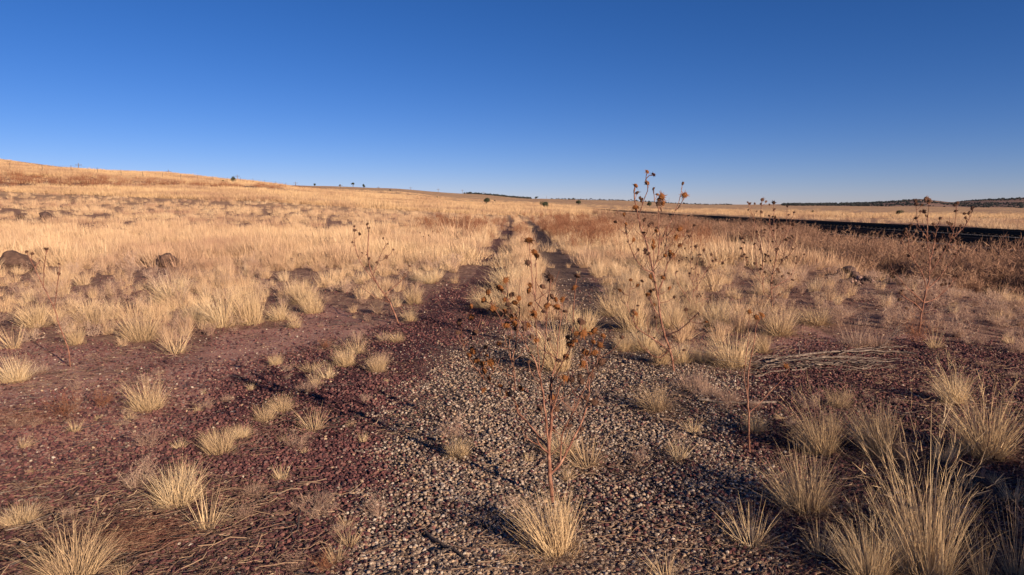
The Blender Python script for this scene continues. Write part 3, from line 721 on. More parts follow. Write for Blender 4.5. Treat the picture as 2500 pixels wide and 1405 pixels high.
def sunflower(base, conv, branches, heads, r0, hr, label, Ms=HM, leaves=14, tips=.0012, dsp=.16, small=None, name='dead_sunflower', twigs=0):
    """conv maps the traced coordinates to picture coordinates; every branch gets its own depth"""
    b = conv(*base); p0 = hit(*b); Y0 = p0.y; h = msize(p0, b[1] - min(conv(*q)[1] for q in branches[0]))
    root = bpy.data.objects.new(name, None); C.objects.link(root); root.location = p0; tag(root, label, 'dead sunflower', 'dead sunflowers standing along the track'); root.empty_display_size = .1
    rr = random.Random(int(b[0])); nodes = []      # (px,py,depth,radius)
    mb = MB(); tot = max(msize(p0, b[1] - min(conv(*q)[1] for br in branches for q in br)), .2)
    for bi, br in enumerate(branches):
        P = [conv(*q) for q in br]
        if bi == 0: d0 = 0.0; rs_ = r0
        else:
            j = min(nodes, key=lambda n: (n[0] - P[0][0]) ** 2 + (n[1] - P[0][1]) ** 2); d0 = j[2]; rs_ = max(j[3] * .72, tips * 1.5)
            if math.hypot(j[0] - P[0][0], j[1] - P[0][1]) < 60: P[0] = (j[0], j[1])
        span = sum(math.hypot(P[i + 1][0] - P[i][0], P[i + 1][1] - P[i][1]) for i in range(len(P) - 1))
        dd = 0.0 if bi == 0 else rr.uniform(-1, 1) * min(msize(p0, span) * .75, dsp * tot * 2)
        pts3 = []; acc = 0
        for i, q in enumerate(P):
            if i: acc += math.hypot(q[0] - P[i - 1][0], q[1] - P[i - 1][1])
            t = acc / span; dep = d0 + dd * t
            pts3.append(Vector(at(q[0], q[1], Y0 + dep)) - p0)
        if bi == 0: pts3[0] = Vector((0, 0, -.02))
        sl = smoothline(pts3, 4, tips * .6); mb.add(tube(sl, rs_, tips if bi else max(rs_ * .45, tips), 6 if rs_ > .004 else 4))
        # nodes for heads
        for i in range(len(P) - 1):
            L = math.hypot(P[i + 1][0] - P[i][0], P[i + 1][1] - P[i][1]); m = max(int(L / 6), 1)
            for k in range(m + 1):
                t = k / m; tt = (i + t) / (len(P) - 1)
                nodes.append((P[i][0] + (P[i + 1][0] - P[i][0]) * t, P[i][1] + (P[i + 1][1] - P[i][1]) * t, d0 + dd * tt, rs_ * (1 - tt * .6)))
    for k in range(twigs):
        ymin = min(q[1] for q in nodes); n = rr.choice([q for q in nodes if q[1] > ymin + .22 * (b[1] - ymin)]); L = tot * rr.uniform(.06, .15); a = Vector(at(n[0], n[1], Y0 + n[2])) - p0; ph = rr.uniform(0, 6.28); d = Vector((math.cos(ph), math.sin(ph), rr.uniform(.7, 1.8))).normalized()
        e = a + d * L; mid = a.lerp(e, .5) + Vector((math.cos(ph), math.sin(ph), -.3)) * L * .12; mb.add(tube(smoothline([a, mid, e], 3, tips * .5), tips * 1.1, tips * .6, 4))
        if rr.random() < .45:
            o = obj('seed_head', HS[rr.randrange(len(HS))], root, e); q = hr * rr.uniform(1.1, 1.8); o.scale = (q, q, q * .8); o.rotation_euler = (rr.gauss(0, .6), rr.gauss(0, .6), 0)
    for hi, (hx, hy) in enumerate(heads):
        q = conv(hx, hy); best = None
        for n in nodes:
            dx = q[0] - n[0]; dy = n[1] - q[1]
            if dy < -4: continue
            cst = math.hypot(dx, dy) + abs(dx) * .6 + max(0, 14 - dy) * 1.2
            if best is None or cst < best[0]: best = (cst, n)
        n = best[1] if best else nodes[-1]; dist = math.hypot(q[0] - n[0], q[1] - n[1])
        dep = n[2] + rr.uniform(-.5, .5) * msize(p0, dist)
        a = Vector(at(n[0], n[1], Y0 + n[2])) - p0; e = Vector(at(q[0], q[1], Y0 + dep)) - p0
        if dist > 3:
            mid = a.lerp(e, .55) + Vector((0, 0, -.12 * (e - a).length)) + Vector((R.gauss(0, .004), 0, 0)); mb.add(tube(smoothline([a, mid, e], 3), tips * 1.15, tips * .8, 4))
            for k in range(int(dist / 8)):
                t = (k + 1) / (int(dist / 8) + 1); nodes.append((n[0] + (q[0] - n[0]) * t, n[1] + (q[1] - n[1]) * t, n[2] + (dep - n[2]) * t, tips))
        ms = Ms if not small or rr.random() > small else HS
        o = obj('seed_head', ms[rr.randrange(len(ms))], root, e); s = hr * 2.0 * rr.uniform(.6, 1.2); o.scale = (s, s * rr.uniform(.8, 1), s * rr.uniform(.65, .95))
        o.rotation_euler = (rr.gauss(.3, .8), rr.gauss(0, .8), rr.uniform(0, 6.28))
    st = obj('stem', mb.mesh('stem', M_stem), root)
    for k in range(leaves):
        n = rr.choice(nodes); e = Vector(at(n[0], n[1], Y0 + n[2])) - p0
        o = obj('dry_leaf', LM[rr.randrange(4)], root, e); s = hr * rr.uniform(1.0, 2.2); o.scale = (s, s, s); o.rotation_euler = (rr.uniform(-1, 1), rr.uniform(.2, 1.6), rr.uniform(0, 6.28))
    return root
z1 = lambda a, b: (1050 + a / 2.008, 560 + b / 2.008)
sunflower((600,1340), z1, [
 [(600,1340),(595,1270),(588,1200),(583,1130),(582,1070),(590,1000),(596,900),(592,800),(592,730)],
 [(582,1070),(545,1030),(510,985),(470,940),(430,900),(412,840),(370,790),(330,770),(270,740),(230,690),(195,620)],
 [(582,1070),(575,985),(565,900),(552,800),(535,720),(510,640),(480,590),(450,530),(425,490)],
 [(412,840),(416,760),(412,700),(400,650),(385,600),(362,520),(345,440),(310,380)],
 [(400,650),(420,560),(430,480),(440,400),(435,350)],
 [(592,740),(620,640),(625,560),(640,450),(648,350)],
 [(592,760),(650,650),(690,580),(720,520)],
 [(590,1200),(640,1150),(680,1070),(740,950),(772,860),(782,760),(770,680),(760,610)],
 [(640,1150),(640,1080),(650,1000),(700,900),(750,800),(790,700),(830,620)],
 [(545,760),(532,640),(522,500),(515,400),(517,300),(520,140)],
 [(517,340),(505,280),(497,200),(487,62)],
 [(535,720),(560,620),(570,480),(575,380),(592,245)],
 [(270,740),(240,700),(205,660),(165,570),(148,460)],
 [(592,900),(620,820),(640,760),(662,735)],
 [(470,940),(450,1000),(500,1040)],[(582,1100),(540,1060),(520,1020)],
 [(760,640),(790,590),(805,500)],[(690,580),(700,480),(710,300)],
 [(425,490),(400,430),(375,350)]],
 [(485,55),(510,115),(480,165),(525,130),(590,240),(372,250),(342,290),(285,310),(490,275),(485,300),(722,230),(708,288),(595,330),(615,345),(650,345),(622,383),(575,375),(400,320),(435,340),(370,345),(415,362),(382,370),(492,368),(308,390),(262,345),(200,378),(203,432),(145,455),(222,510),(336,563),(272,580),(210,595),(193,615),(230,645),(257,660),(298,655),(278,620),(265,695),(290,732),(263,788),(345,768),(382,808),(447,782),(430,870),(365,402),(388,402),(410,428),(375,470),(412,463),(460,487),(480,470),(508,415),(522,545),(590,775),(595,825),(663,730),(695,738),(790,718),(742,627),(757,600),(770,605),(805,605),(800,553),(805,495),(752,512),(790,510),(720,512),(708,548),(687,567),(675,530),(668,625),(833,567),(848,525),(842,650),(750,660),(768,828),(807,848)],
 .0125, .0175, 'big dead sunflower with forked trunk and many brown heads in the centre foreground', twigs=56, leaves=48, small=.15, tips=.0021)
z2 = lambda a, b: (1450 + a / 2.702, 400 + b / 2.702)
sunflower((530,1375), z2, [
 [(530,1375),(505,1240),(470,1140),(440,1020),(425,900),(405,800),(385,700),(355,560),(335,480),(310,430),(290,330),(275,270),(265,200),(272,150)],
 [(385,700),(420,620),(432,500),(425,400),(425,300),(400,240),(395,170)],
 [(385,720),(340,700),(300,660),(255,590),(225,500),(207,400)],
 [(425,900),(430,830),(465,740),(482,650),(475,560),(480,430)],
 [(430,560),(480,430),(520,360),(545,290),(570,220),(584,135)],[(535,310),(575,265),(599,210)],
 [(295,350),(330,240),(358,160),(343,100),(350,58)],[(343,110),(365,82),(390,75)],
 [(425,300),(440,260),(449,220)],
 [(472,1140),(560,1100),(620,1050),(690,980)],[(470,1250),(380,1150),(290,1090),(250,1010),(220,930)],
 [(440,1020),(400,960),(370,900),(357,860)],[(480,660),(530,600),(570,540),(600,500),(620,450)],
 [(405,800),(395,700),(393,560)],[(500,1230),(440,1280),(370,1255),(340,1200)]],
 [(352,53),(394,72),(350,130),(275,147),(285,193),(394,166),(418,204),(449,218),(428,240),(307,228),(318,240),(427,265),(457,262),(585,130),(599,208),(335,370),(385,392),(208,397),(620,447),(565,433),(262,503),(330,455),(392,516),(395,552),(385,545),(293,568),(410,445),(200,335),(275,290),(502,580),(568,540),(543,485),(455,750),(375,745),(242,768),(288,803),(172,835),(357,865),(375,840),(497,822),(400,930),(272,988),(530,880),(500,600),(470,606),(520,600),(740,1045)],
 .0105, .0215, 'tallest dead sunflower, its heads standing up against the sky', twigs=56, leaves=56, dsp=.14, small=.25, tips=.0028)
sunflower((690,1000), z2, [
 [(690,1000),(650,930),(640,920),(600,860),(560,800),(535,720)],[(650,930),(655,800),(640,700),(640,600),(648,540)],
 [(650,850),(700,780),(740,700),(790,600),(850,540)],[(600,860),(560,900),(545,960)],[(655,800),(690,730),(680,640),(672,550)],[(650,930),(720,900),(765,882)]],
 [(672,545),(650,630),(805,635),(890,628),(850,655),(640,550),(560,640),(585,635),(610,620),(565,915),(705,875),(790,873),(765,882),(718,932),(750,925),(780,965),(780,985),(892,975),(586,968),(620,925),(650,930),(540,720),(600,560),(640,480),(700,600),(725,570),(775,600)],
 .008, .018, 'low spreading dead sunflower half hidden behind the tallest one', Ms=HS, twigs=26, leaves=20, dsp=.2, tips=.0026)
sunflower((1178,945), z2, [
 [(1178,945),(1170,830),(1168,780),(1185,700),(1210,560),(1180,470),(1150,390)],
 [(1172,900),(1120,850),(1115,720),(1110,600),(1085,500),(1065,430),(1050,350),(1030,300),(1020,260)],
 [(1180,740),(1240,650),(1290,600),(1340,540)],[(1210,560),(1260,480),(1290,400),(1320,330)],
 [(1100,560),(1105,450),(1100,330),(1110,245)],[(1115,800),(1060,730),(1010,640),(980,560),(968,400)],
 [(1170,830),(1230,790),(1300,740),(1335,660)],[(1200,600),(1190,480),(1187,300)],[(1120,650),(1150,560),(1160,350)],[(1240,650),(1260,560),(1275,285)],[(1115,760),(1080,690),(1060,530)]],
 [(1110,238),(1135,250),(1187,258),(1158,270),(1015,256),(1028,265),(1060,263),(1103,265),(1275,280),(1320,322),(1190,303),(1018,305),(1105,318),(1073,315),(1283,338),(1155,345),(1197,355),(1217,370),(1180,350),(1060,370),(1100,378),(1025,375),(1165,380),(1240,400),(1220,405),(1318,400),(1290,395),(968,397),(1313,425),(1245,430),(1125,455),(1310,480),(1265,500),(990,522),(985,490),(1060,530),(1313,563),(1335,658),(1310,767),(1215,700),(1220,715),(1285,725),(1243,745),(1130,600),(1150,610),(1060,655),(1065,660),(1010,620),(1100,670),(1270,620),(1165,640)],
 .0105, .022, 'bushy dead sunflower with dark heads in front of the far railway bend', Ms=HS, twigs=60, leaves=50, tips=.0028)
z4 = lambda a, b: (2050 + a / 3.902, 470 + b / 3.902)
sunflower((750,1340), z4, [
 [(750,1340),(765,1270),(775,1180),(800,1050),(825,930),(850,840),(855,780),(860,650),(885,560),(905,450),(915,390)],
 [(860,650),(845,560),(830,440),(780,360),(745,290),(735,220),(722,90)],[(830,440),(835,330),(840,230),(850,110)],
 [(855,790),(920,680),(980,590),(1040,480),(1080,380),(1100,280),(1110,180),(1120,100)],[(1050,470),(1130,390),(1200,310),(1240,240),(1265,160)],
 [(825,930),(795,790),(740,700),(690,610),(660,560),(655,450),(630,360)],[(670,580),(600,500),(575,460)],
 [(825,930),(940,820),(1000,740),(1060,660),(1100,600)],[(800,1050),(700,960),(640,910),(590,850),(540,780)],[(810,1060),(900,1020),(1000,940),(1060,880)],
 [(855,700),(820,720),(850,640)],[(940,660),(1000,560),(1060,520),(1122,450)],[(780,1120),(720,1060),(620,1000),(575,960)],[(905,450),(930,330),(960,250)]],
 [(820,62),(848,70),(850,97),(722,85),(730,115),(785,120),(1095,122),(1122,100),(1105,180),(1265,150),(1187,204),(1235,197),(770,183),(802,184),(728,247),(832,230),(960,248),(1197,242),(1153,317),(1068,305),(1023,285),(1045,298),(628,355),(612,378),(660,400),(575,457),(890,302),(895,395),(935,463),(1122,450),(1127,490),(1095,590),(905,548),(713,440),(795,510),(1005,550),(1010,520),(1045,400),(480,690),(540,775),(575,960),(572,1020),(722,995),(727,1060),(600,875),(975,880),(1090,795),(1122,797),(915,1100),(635,1105),(655,605),(1070,430),(755,560)],
 .0118, .0215, 'rightmost dead sunflower with wide curved arms in front of the railway', Ms=HS, twigs=44, leaves=44, tips=.0028)
z5 = lambda a, b: (1640 + a / 3.797, 760 + b / 3.797)
sunflower((727,1310), z5, [
 [(727,1310),(715,1160),(712,950),(700,800),(708,600),(716,540),(742,400),(775,200),(790,90)],
 [(700,800),(672,620),(688,420),(705,300),(715,100),(718,10)],[(714,950),(820,850),(900,760),(1000,660),(1090,560),(1060,515)],[(785,130),(815,80),(835,38)]],
 [(835,35),(787,55),(1060,512),(718,5)], .0065, .014, 'lone bare red sunflower stem with two orange heads, right of centre foreground', leaves=2, tips=.0022)
pxc = lambda a, b: (a, b)
sunflower((975,792), pxc, [[(975,792),(952,740),(925,700),(905,660),(898,620),(900,570),(897,552)],[(925,700),(880,640),(865,590),(866,560)],[(910,670),(935,610),(950,590)],[(940,722),(985,680),(1000,650)],[(950,740),(915,725),(880,700)]],
 [(865,553),(866,563),(897,548),(902,557),(878,572),(860,592),(884,618),(902,632),(920,641),(944,628),(936,582),(1000,650),(960,610)], .011, .018, 'thin reddish dead sunflower left of the red cinder strip', Ms=HS, twigs=14, leaves=24, tips=.0028)
sunflower((172,897), pxc, [[(172,897),(165,848),(144,794),(131,750),(107,703),(85,655),(66,618)],[(131,750),(140,700),(143,669)],[(107,703),(108,660),(114,612)],[(85,655),(96,640)]],
 [(65,615),(79,620),(112,609),(117,608),(97,637),(144,645),(143,669)], .007, .014, 'lone red sunflower stem arching left over the far left field edge', Ms=HS, leaves=3, tips=.003)
sunflower((173,515), pxc, [[(173,515),(170,500),(166,485),(172,468)],[(173,510),(180,495),(184,482)],[(171,505),(163,492),(160,478)]],
 [(172,466),(166,474),(184,480),(160,477),(178,488),(168,490),(175,496)], .010, .028, 'small far dead sunflower in the field above the dark peaked boulder', Ms=HS, leaves=12, tips=.005)
sunflower((1042,612), pxc, [[(1042,612),(1040,590),(1036,570),(1040,556)],[(1041,600),(1050,580),(1056,566)],[(1041,598),(1030,582),(1026,570)]],
 [(1040,555),(1056,565),(1026,569),(1046,575),(1034,578),(1052,590)], .008, .02, 'small dead sunflower in the grass left of the ruts', Ms=HS, leaves=8, tips=.003)
sunflower((1700,735), pxc, [[(1700,735),(1702,700),(1698,660),(1705,625)],[(1701,700),(1720,670),(1740,640)],[(1701,710),(1685,680),(1675,650)],[(1700,690),(1725,675),(1770,662)]],
 [(1705,623),(1740,638),(1675,648),(1770,660),(1748,648),(1690,655),(1715,640),(1726,662),(1683,668)], .007, .017, 'low dark-headed dead sunflower between the tallest and the bushy one', Ms=HS, leaves=10, tips=.002)
sunflower((1964,852), pxc, [[(1964,852),(1968,835),(1975,818)]], [(1976,817)], .0025, .015, 'single short stem with one brown head beside the wide low bunch', leaves=0, tips=.0015)

# reddish tangle
mb = MB(); r = random.Random(5); p = hit(310, 1330); V = []; 
for k in range(520):
    a = Vector((max(-.3, min(.3, r.gauss(0, .16))), max(-.12, min(.12, r.gauss(0, .07))), r.uniform(.01, .08))); ph = r.uniform(0, 6.28); el = r.uniform(-.1, .35); pts = [a.copy()]; cv = r.uniform(-.5, .5)
    for q in range(5):
        ph += cv + r.gauss(0, .15); a = a + Vector((math.cos(ph) * math.cos(el), math.sin(ph) * .7 * math.cos(el), math.sin(el) * .6)) * r.uniform(.012, .034); a.z = max(a.z, .004); pts.append(a.copy()); el -= .12
    mb.add(tube(pts, .0008, .0005, 3))
tag(obj('tumbleweed', mb.mesh('tumbleweed', M_stem), loc=p), 'low reddish tangle of wiry stems on dark cinders at the bottom left', 'dead weed')
mb = MB(); p = hit(60, 1030)
for k in range(260):
    a = Vector((r.gauss(0, .22), r.gauss(0, .10), r.uniform(.01, .05))); ph = r.uniform(0, 6.28); pts = [a.copy()]
    for q in range(4):
        ph += r.gauss(0, .35); a = a + Vector((math.cos(ph), math.sin(ph), r.uniform(-.2, .5))) * .03; a.z = max(a.z, .004); pts.append(a.copy())
    mb.add(tube(pts, .0009, .0006, 3))
tag(obj('dead_weed', mb.mesh('dead_weed', M_stem), loc=p), 'brown spindly dead weed on red soil at the left edge', 'dead weed')

# ------------------------------------------------------------------ sticks and dead branches
def stick(name, pts, r0, r1, mat, label, lift=.01, forks=(), jit=.006):
    W = []
    for i, (a, b, up) in enumerate(pts):
        q = hit(a, min(b, 1403)) if b <= 1403 else Vector(at(a, b, CH / -k_of(b)));
        if b > 1403: q.z = H1(q.x, q.y)
        q.z += up * .35 + lift; W.append(q)
    o0 = W[0].copy(); mb = MB(); mb.add(tube(smoothline([w - o0 for w in W], 4, jit), r0, r1, 7))
    for i, dx, dy, dz in forks:
        s = W[i] - o0; e = s + Vector((dx, dy, dz)); m = s.lerp(e, .5) + Vector((r.gauss(0, .02), r.gauss(0, .02), .015)); mb.add(tube(smoothline([s, m, e], 4, jit), r1 * 1.1, r1 * .4, 5))
    me = mb.mesh(name, mat); tag(obj(name, me, loc=o0), label, 'branch' if 'branch' in name else 'stick')
stick('dead_branch', [(1850,905,.0),(1910,890,.05),(1990,884,.06),(2080,880,.05),(2150,886,.02)], .012, .006, M_wood, 'lowest long bleached branch of the dead branch pile', forks=[(2, -.2, -.1, .05), (3, .25, -.05, .04)])
stick('dead_branch', [(1865,888,.02),(1950,878,.09),(2060,868,.08),(2180,864,.04),(2240,868,.0)], .013, .006, M_wood, 'topmost long bleached branch of the dead branch pile', forks=[(1, .1, .3, .08), (2, -.1, -.2, .06)])
stick('dead_branch', [(1930,908,.0),(2000,898,.03),(2070,892,.05),(2130,893,.03)], .010, .005, M_wood, 'short bleached branch lying at the front of the dead branch pile')
stick('dead_branch', [(1845,925,.0),(1880,915,.03),(1950,900,.03),(2020,893,.06)], .007, .004, M_wood, 'forked branch poking out at the left end of the dead branch pile', forks=[(1, -.15, .1, .08), (2, -.1, .15, .09)])
stick('dead_branch', [(2040,878,.05),(2100,862,.1),(2180,856,.06),(2215,850,.02)], .006, .003, M_wood, 'thin branch lying across the right half of the dead branch pile')
stick('dead_branch', [(1700,862,.0),(1860,878,.02),(1900,872,.02)], .006, .004, M_wood, 'thin pale stick reaching left from the dead branch pile')
stick('dead_branch', [(2140,856,.0),(2162,845,.04),(2178,832,.12),(2195,822,.2)], .007, .003, M_wood, 'small upright forked bare branch above the dead branch pile', forks=[(1, .22, .1, .2), (1, .10, .1, .27), (2, .2, 0, .07), (2, .14, 0, .16), (3, .1, 0, .05), (3, .03, 0, .11)])
mb = MB(); hp0 = hit(2010, 900); rt = random.Random(9)
for k in range(64):
    a = Vector((rt.uniform(-.75, .7), 0, 0)); a.y = rt.uniform(-.12, .16) + a.x * .12; a.z = rt.uniform(.005, .10); ph = rt.gauss(.12, .6) + (math.pi if rt.random() < .5 else 0); pts = [a.copy()]
    for q in range(5):
        ph += rt.gauss(0, .16); a = a + Vector((math.cos(ph), math.sin(ph) * .7, rt.uniform(-.25, .25))) * .075; a.z = max(a.z, .006); pts.append(a.copy())
    rr0 = rt.uniform(.0018, .005); mb.add(tube(pts, rr0, rr0 * .5, 5))
tag(obj('twig_heap', mb.mesh('twig_heap', M_wood), loc=hp0), 'heap of thin grey twigs under the long branches of the dead branch pile', 'twigs')
stick('log', [(1705,982,.0),(1760,986,.0),(1830,990,.0),(1895,986,.0)], .011, .009, M_wood, 'thin grey split log lying across the gravel left of the lone stem', lift=.015)
stick('stick', [(1028,1302,.0),(1060,1330,.02),(1100,1352,.02),(1150,1388,.0)], .008, .005, M_dwood, 'thick dark stick on gravel at the bottom, left of the dense round bunchgrass', lift=.015, forks=[(2, -.05, -.12, .0)])
stick('stick', [(1055,1380,.0),(1080,1393,.01),(1105,1403,.0)], .006, .005, M_dwood, 'short dark stick at the bottom edge below the thick dark one', lift=.012)
stick('stick', [(865,1108,.0),(885,1105,.0),(905,1104,.0)], .009, .005, M_wood, 'small bleached chip of wood lying on the gravel edge', lift=.008)
stick('stick', [(540,1258,.0),(600,1245,.01),(660,1225,.02),(715,1198,.01)], .005, .003, M_wood, 'long curved pale stem lying on the cinders right of the stiff straw bunch', lift=.012)
stick('stick', [(48,1228,.0),(90,1222,.01),(138,1230,.0)], .006, .004, M_wood, 'pale weathered stem lying at the left edge of the cinders', lift=.012)
stick('stick', [(1170,1330,.02),(1195,1365,.02),(1228,1403,.02)], .0018, .0012, M_wood, 'single golden straw lying over gravel left of the dense round bunchgrass', lift=.02)
stick('stick', [(15,1350,.0),(60,1342,.02),(120,1338,.02)], .005, .003, M_wood, 'pale curved stem lying in the bottom left corner', lift=.012)

# ------------------------------------------------------------------ boulders
def boulder(px, py, w, h, mat, seed, label, name='boulder', deep=1.0, sink=.12, cat='boulder', sub=4):
    p = hit(px, py); f_ = 1.0 if w > 60 or px > 1500 else .82; W = msize(p, w * f_); Hh = msize(p, h * f_) / (1 - sink)
    me = rock_mesh(name, mat, seed, sub, 1.0, squash=(1, 1, 1), cuts=15, lo=.22); o = obj(name, me)
    zs = [v.co.z for v in me.vertices]; xs = [v.co.x for v in me.vertices]
    o.scale = (W / (max(xs) - min(xs)), W * deep / (max(xs) - min(xs)), Hh / (max(zs) - min(zs)))
    o.location = (p.x - (max(xs) + min(xs)) / 2 * o.scale.x, p.y, p.z - min(zs) * o.scale.z - sink * Hh)
    tag(o, label, cat, 'boulders lying in the field'); return o
boulder(45,664,92,52, M_rockr, 1, 'large brown boulder at the left edge of the photo')
boulder(112,538,32,26, M_rock, 2, 'dark peaked boulder far out in the left field')
boulder(50,534,26,14, M_rockr, 3, 'low half-buried rock left of the dark peaked boulder')
boulder(215,562,46,14, M_rock, 4, 'long flat dark rock right of the dark peaked boulder', deep=.6)
boulder(412,652,50,40, M_rockr, 5, 'brown boulder in the grass midway across the left field')
boulder(350,644,38,18, M_rockr, 6, 'low brown rock just left of the brown midfield boulder')
boulder(583,646,36,20, M_rockr, 7, 'low brown rock between the midfield boulder and the upright stone')
boulder(735,642,24,30, M_rock, 8, 'upright dark stone in the grass left of the thin dead sunflower')
boulder(712,648,18,22, M_rock, 9, 'dark lump beside the upright dark stone')
boulder(803,594,28,18, M_rock, 10, 'dark stone in the middle field above the upright stone')
boulder(622,536,15,9, M_rock, 11, 'leftmost of three small dark rocks far out in the field')
boulder(661,527,15,8, M_rock, 12, 'rearmost of three small dark rocks far out in the field')
boulder(699,541,15,9, M_rock, 13, 'rightmost of three small dark rocks far out in the field')
boulder(572,575,10,9, M_rock, 14, 'small dark stone below the three far rocks')
boulder(300,459,16,7, M_pale, 15, 'pale slab on the rocky bank at the left', deep=.5)
boulder(2096,668,40,30, M_pink, 16, 'pinkish rock block at the lip of the ditch', cat='rock')
boulder(2068,670,30,22, M_rock, 17, 'dark slab leaning on the pinkish rock block', cat='rock')
boulder(2178,682,24,16, M_rock, 18, 'dark rock right of the pinkish rock block', cat='rock')
boulder(2196,677,12,10, M_pale, 19, 'small white stone beside the dark rock by the ditch', cat='rock')
boulder(2422,700,12,10, M_pale, 20, 'small white stone near the ditch at the right edge', cat='rock')
boulder(2400,700,18,14, M_rock, 21, 'dark stone left of the white stone at the right edge', cat='rock')
rub = [rock_mesh('rubble', M_rock, 300 + i, 2, .8, squash=(1, .9, .7)) for i in range(3)] + [rock_mesh('rubble', M_pink, 310 + i, 2, .8, squash=(1, .9, .7)) for i in range(2)]
r = np.random.RandomState(320); P = []
for i in range(420):
    q = hit(r.uniform(2020, 2250), r.choice([668, 675, 683, 690]) + r.normal(0, 4)); P.append(tuple(q))
P = np.array(P); n = len(P); s = .06 * np.exp(r.normal(0, .5, n)); P[:, 2] += s * .2
scatter('rubble', P, r.uniform(0, 6, (n, 3)), np.stack([s] * 3, 1), r.randint(0, 5, n), rub, 'broken dark and pinkish rubble along the lip of the ditch', 'rubble')
# scattered basalt and scrub on the cut bank
bk = [rock_mesh('bank_stone', M_rockr, 330 + i, 2, .8, squash=(1, .8, .6)) for i in range(3)]
r = np.random.RandomState(321); P = []; Q = []
for i in range(700):
    px = r.uniform(-60, 820); lo = np.interp(px, [0, 300, 500, 800], [456, 459, 460, 462]); hi_ = np.interp(px, [0, 300, 500, 800], [428, 437, 449, 459])
    q = hit(px, r.uniform(hi_, lo)); (P if r.rand() < .55 else Q).append(tuple(q))
P = np.array(P); n = len(P); s = .5 * np.exp(r.normal(0, .4, n))
scatter('bank_stones', P, np.stack([0 * s, 0 * s, r.uniform(0, 6, n)], 1), np.stack([s] * 3, 1), r.randint(0, 3, n), bk, 'brown broken rock showing on the cut bank below the fence', 'rocks')
Q = np.array(Q); n = len(Q); s = 1.5 * np.exp(r.normal(0, .3, n))
scatter('bank_scrub', Q, np.stack([0 * s, 0 * s, r.uniform(0, 6, n)], 1), np.stack([s] * 3, 1), r.randint(0, 3, n), farR, 'low dark scrub on the cut bank below the fence', 'scrub')

# ------------------------------------------------------------------ railway
def ribbon(path, prof, name, mat, close=False):
    """prof: list of (offset to the right, height); path: list of (x, y, z)"""
    V = []; Fq = []; m = len(prof)
    for i, p in enumerate(path):
        a = Vector(path[max(i - 1, 0)]); b = Vector(path[min(i + 1, len(path) - 1)]); d = (b - a); d.z = 0; d.normalize(); s = Vector((d.y, -d.x, 0))
        for o_, h in prof: V.append(tuple(Vector(p) + s * o_ + Vector((0, 0, h))))
    for i in range(len(path) - 1):
        for k in range(m - 1 if not close else m):
            k2 = (k + 1) % m; Fq.append((i * m + k, (i + 1) * m + k, (i + 1) * m + k2, i * m + k2))
    me = bpy.data.meshes.new(name); me.from_pydata(V, [], Fq); me.update(); me.materials.append(mat); return me
def ballast_mat():
    m, nt, o = newmat('dark_ballast'); b = nt.nodes.new('ShaderNodeBsdfPrincipled'); b.inputs['Roughness'].default_value = 1; b.inputs['Specular IOR Level'].default_value = 0
    P = nt.nodes.new('ShaderNodeNewGeometry').outputs['Position']
    v = N(nt, 'ShaderNodeTexVoronoi', Scale=16); nt.links.new(P, v.inputs['Vector']); s = nt.nodes.new('ShaderNodeSeparateColor'); nt.links.new(v.outputs['Color'], s.inputs[0])
    w = N(nt, 'ShaderNodeAttribute', attribute_name='edge').outputs['Fac']  # weight of the paler shoulder line, sunlight painted into the ballast colour
    dk = ramp(nt, s.outputs[0], [(0, (.02,.018,.02)), (.5, (.035,.03,.032)), (.9, (.08,.07,.07))], 'CONSTANT'); sunlit = ramp(nt, s.outputs[0], [(0, (.06,.06,.065)), (.4, (.14,.13,.13)), (.8, (.34,.32,.31))], 'CONSTANT')
    nt.links.new(mixc(nt, w, dk, sunlit), b.inputs['Base Color'])
    bp = N(nt, 'ShaderNodeBump', Strength=1, Distance=.06); nt.links.new(v.outputs['Distance'], bp.inputs['Height']); nt.links.new(bp.outputs[0], b.inputs['Normal']); nt.links.new(b.outputs[0], o.inputs[0]); return m
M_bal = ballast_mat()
def cx(y, x0): return x0 - max(0, y - 95) ** 2 * .0011
def zr(y): return -.07 - .14 * min(1, max(0, (y - 40) / 40)) + (0 if y < 90 else (H1(cx(y, 22), y) - .0) * min(1, (y - 90) / 40) + .1 * min(1, (y - 90) / 40))
ys = [6 + i * 2.0 for i in range(90)]
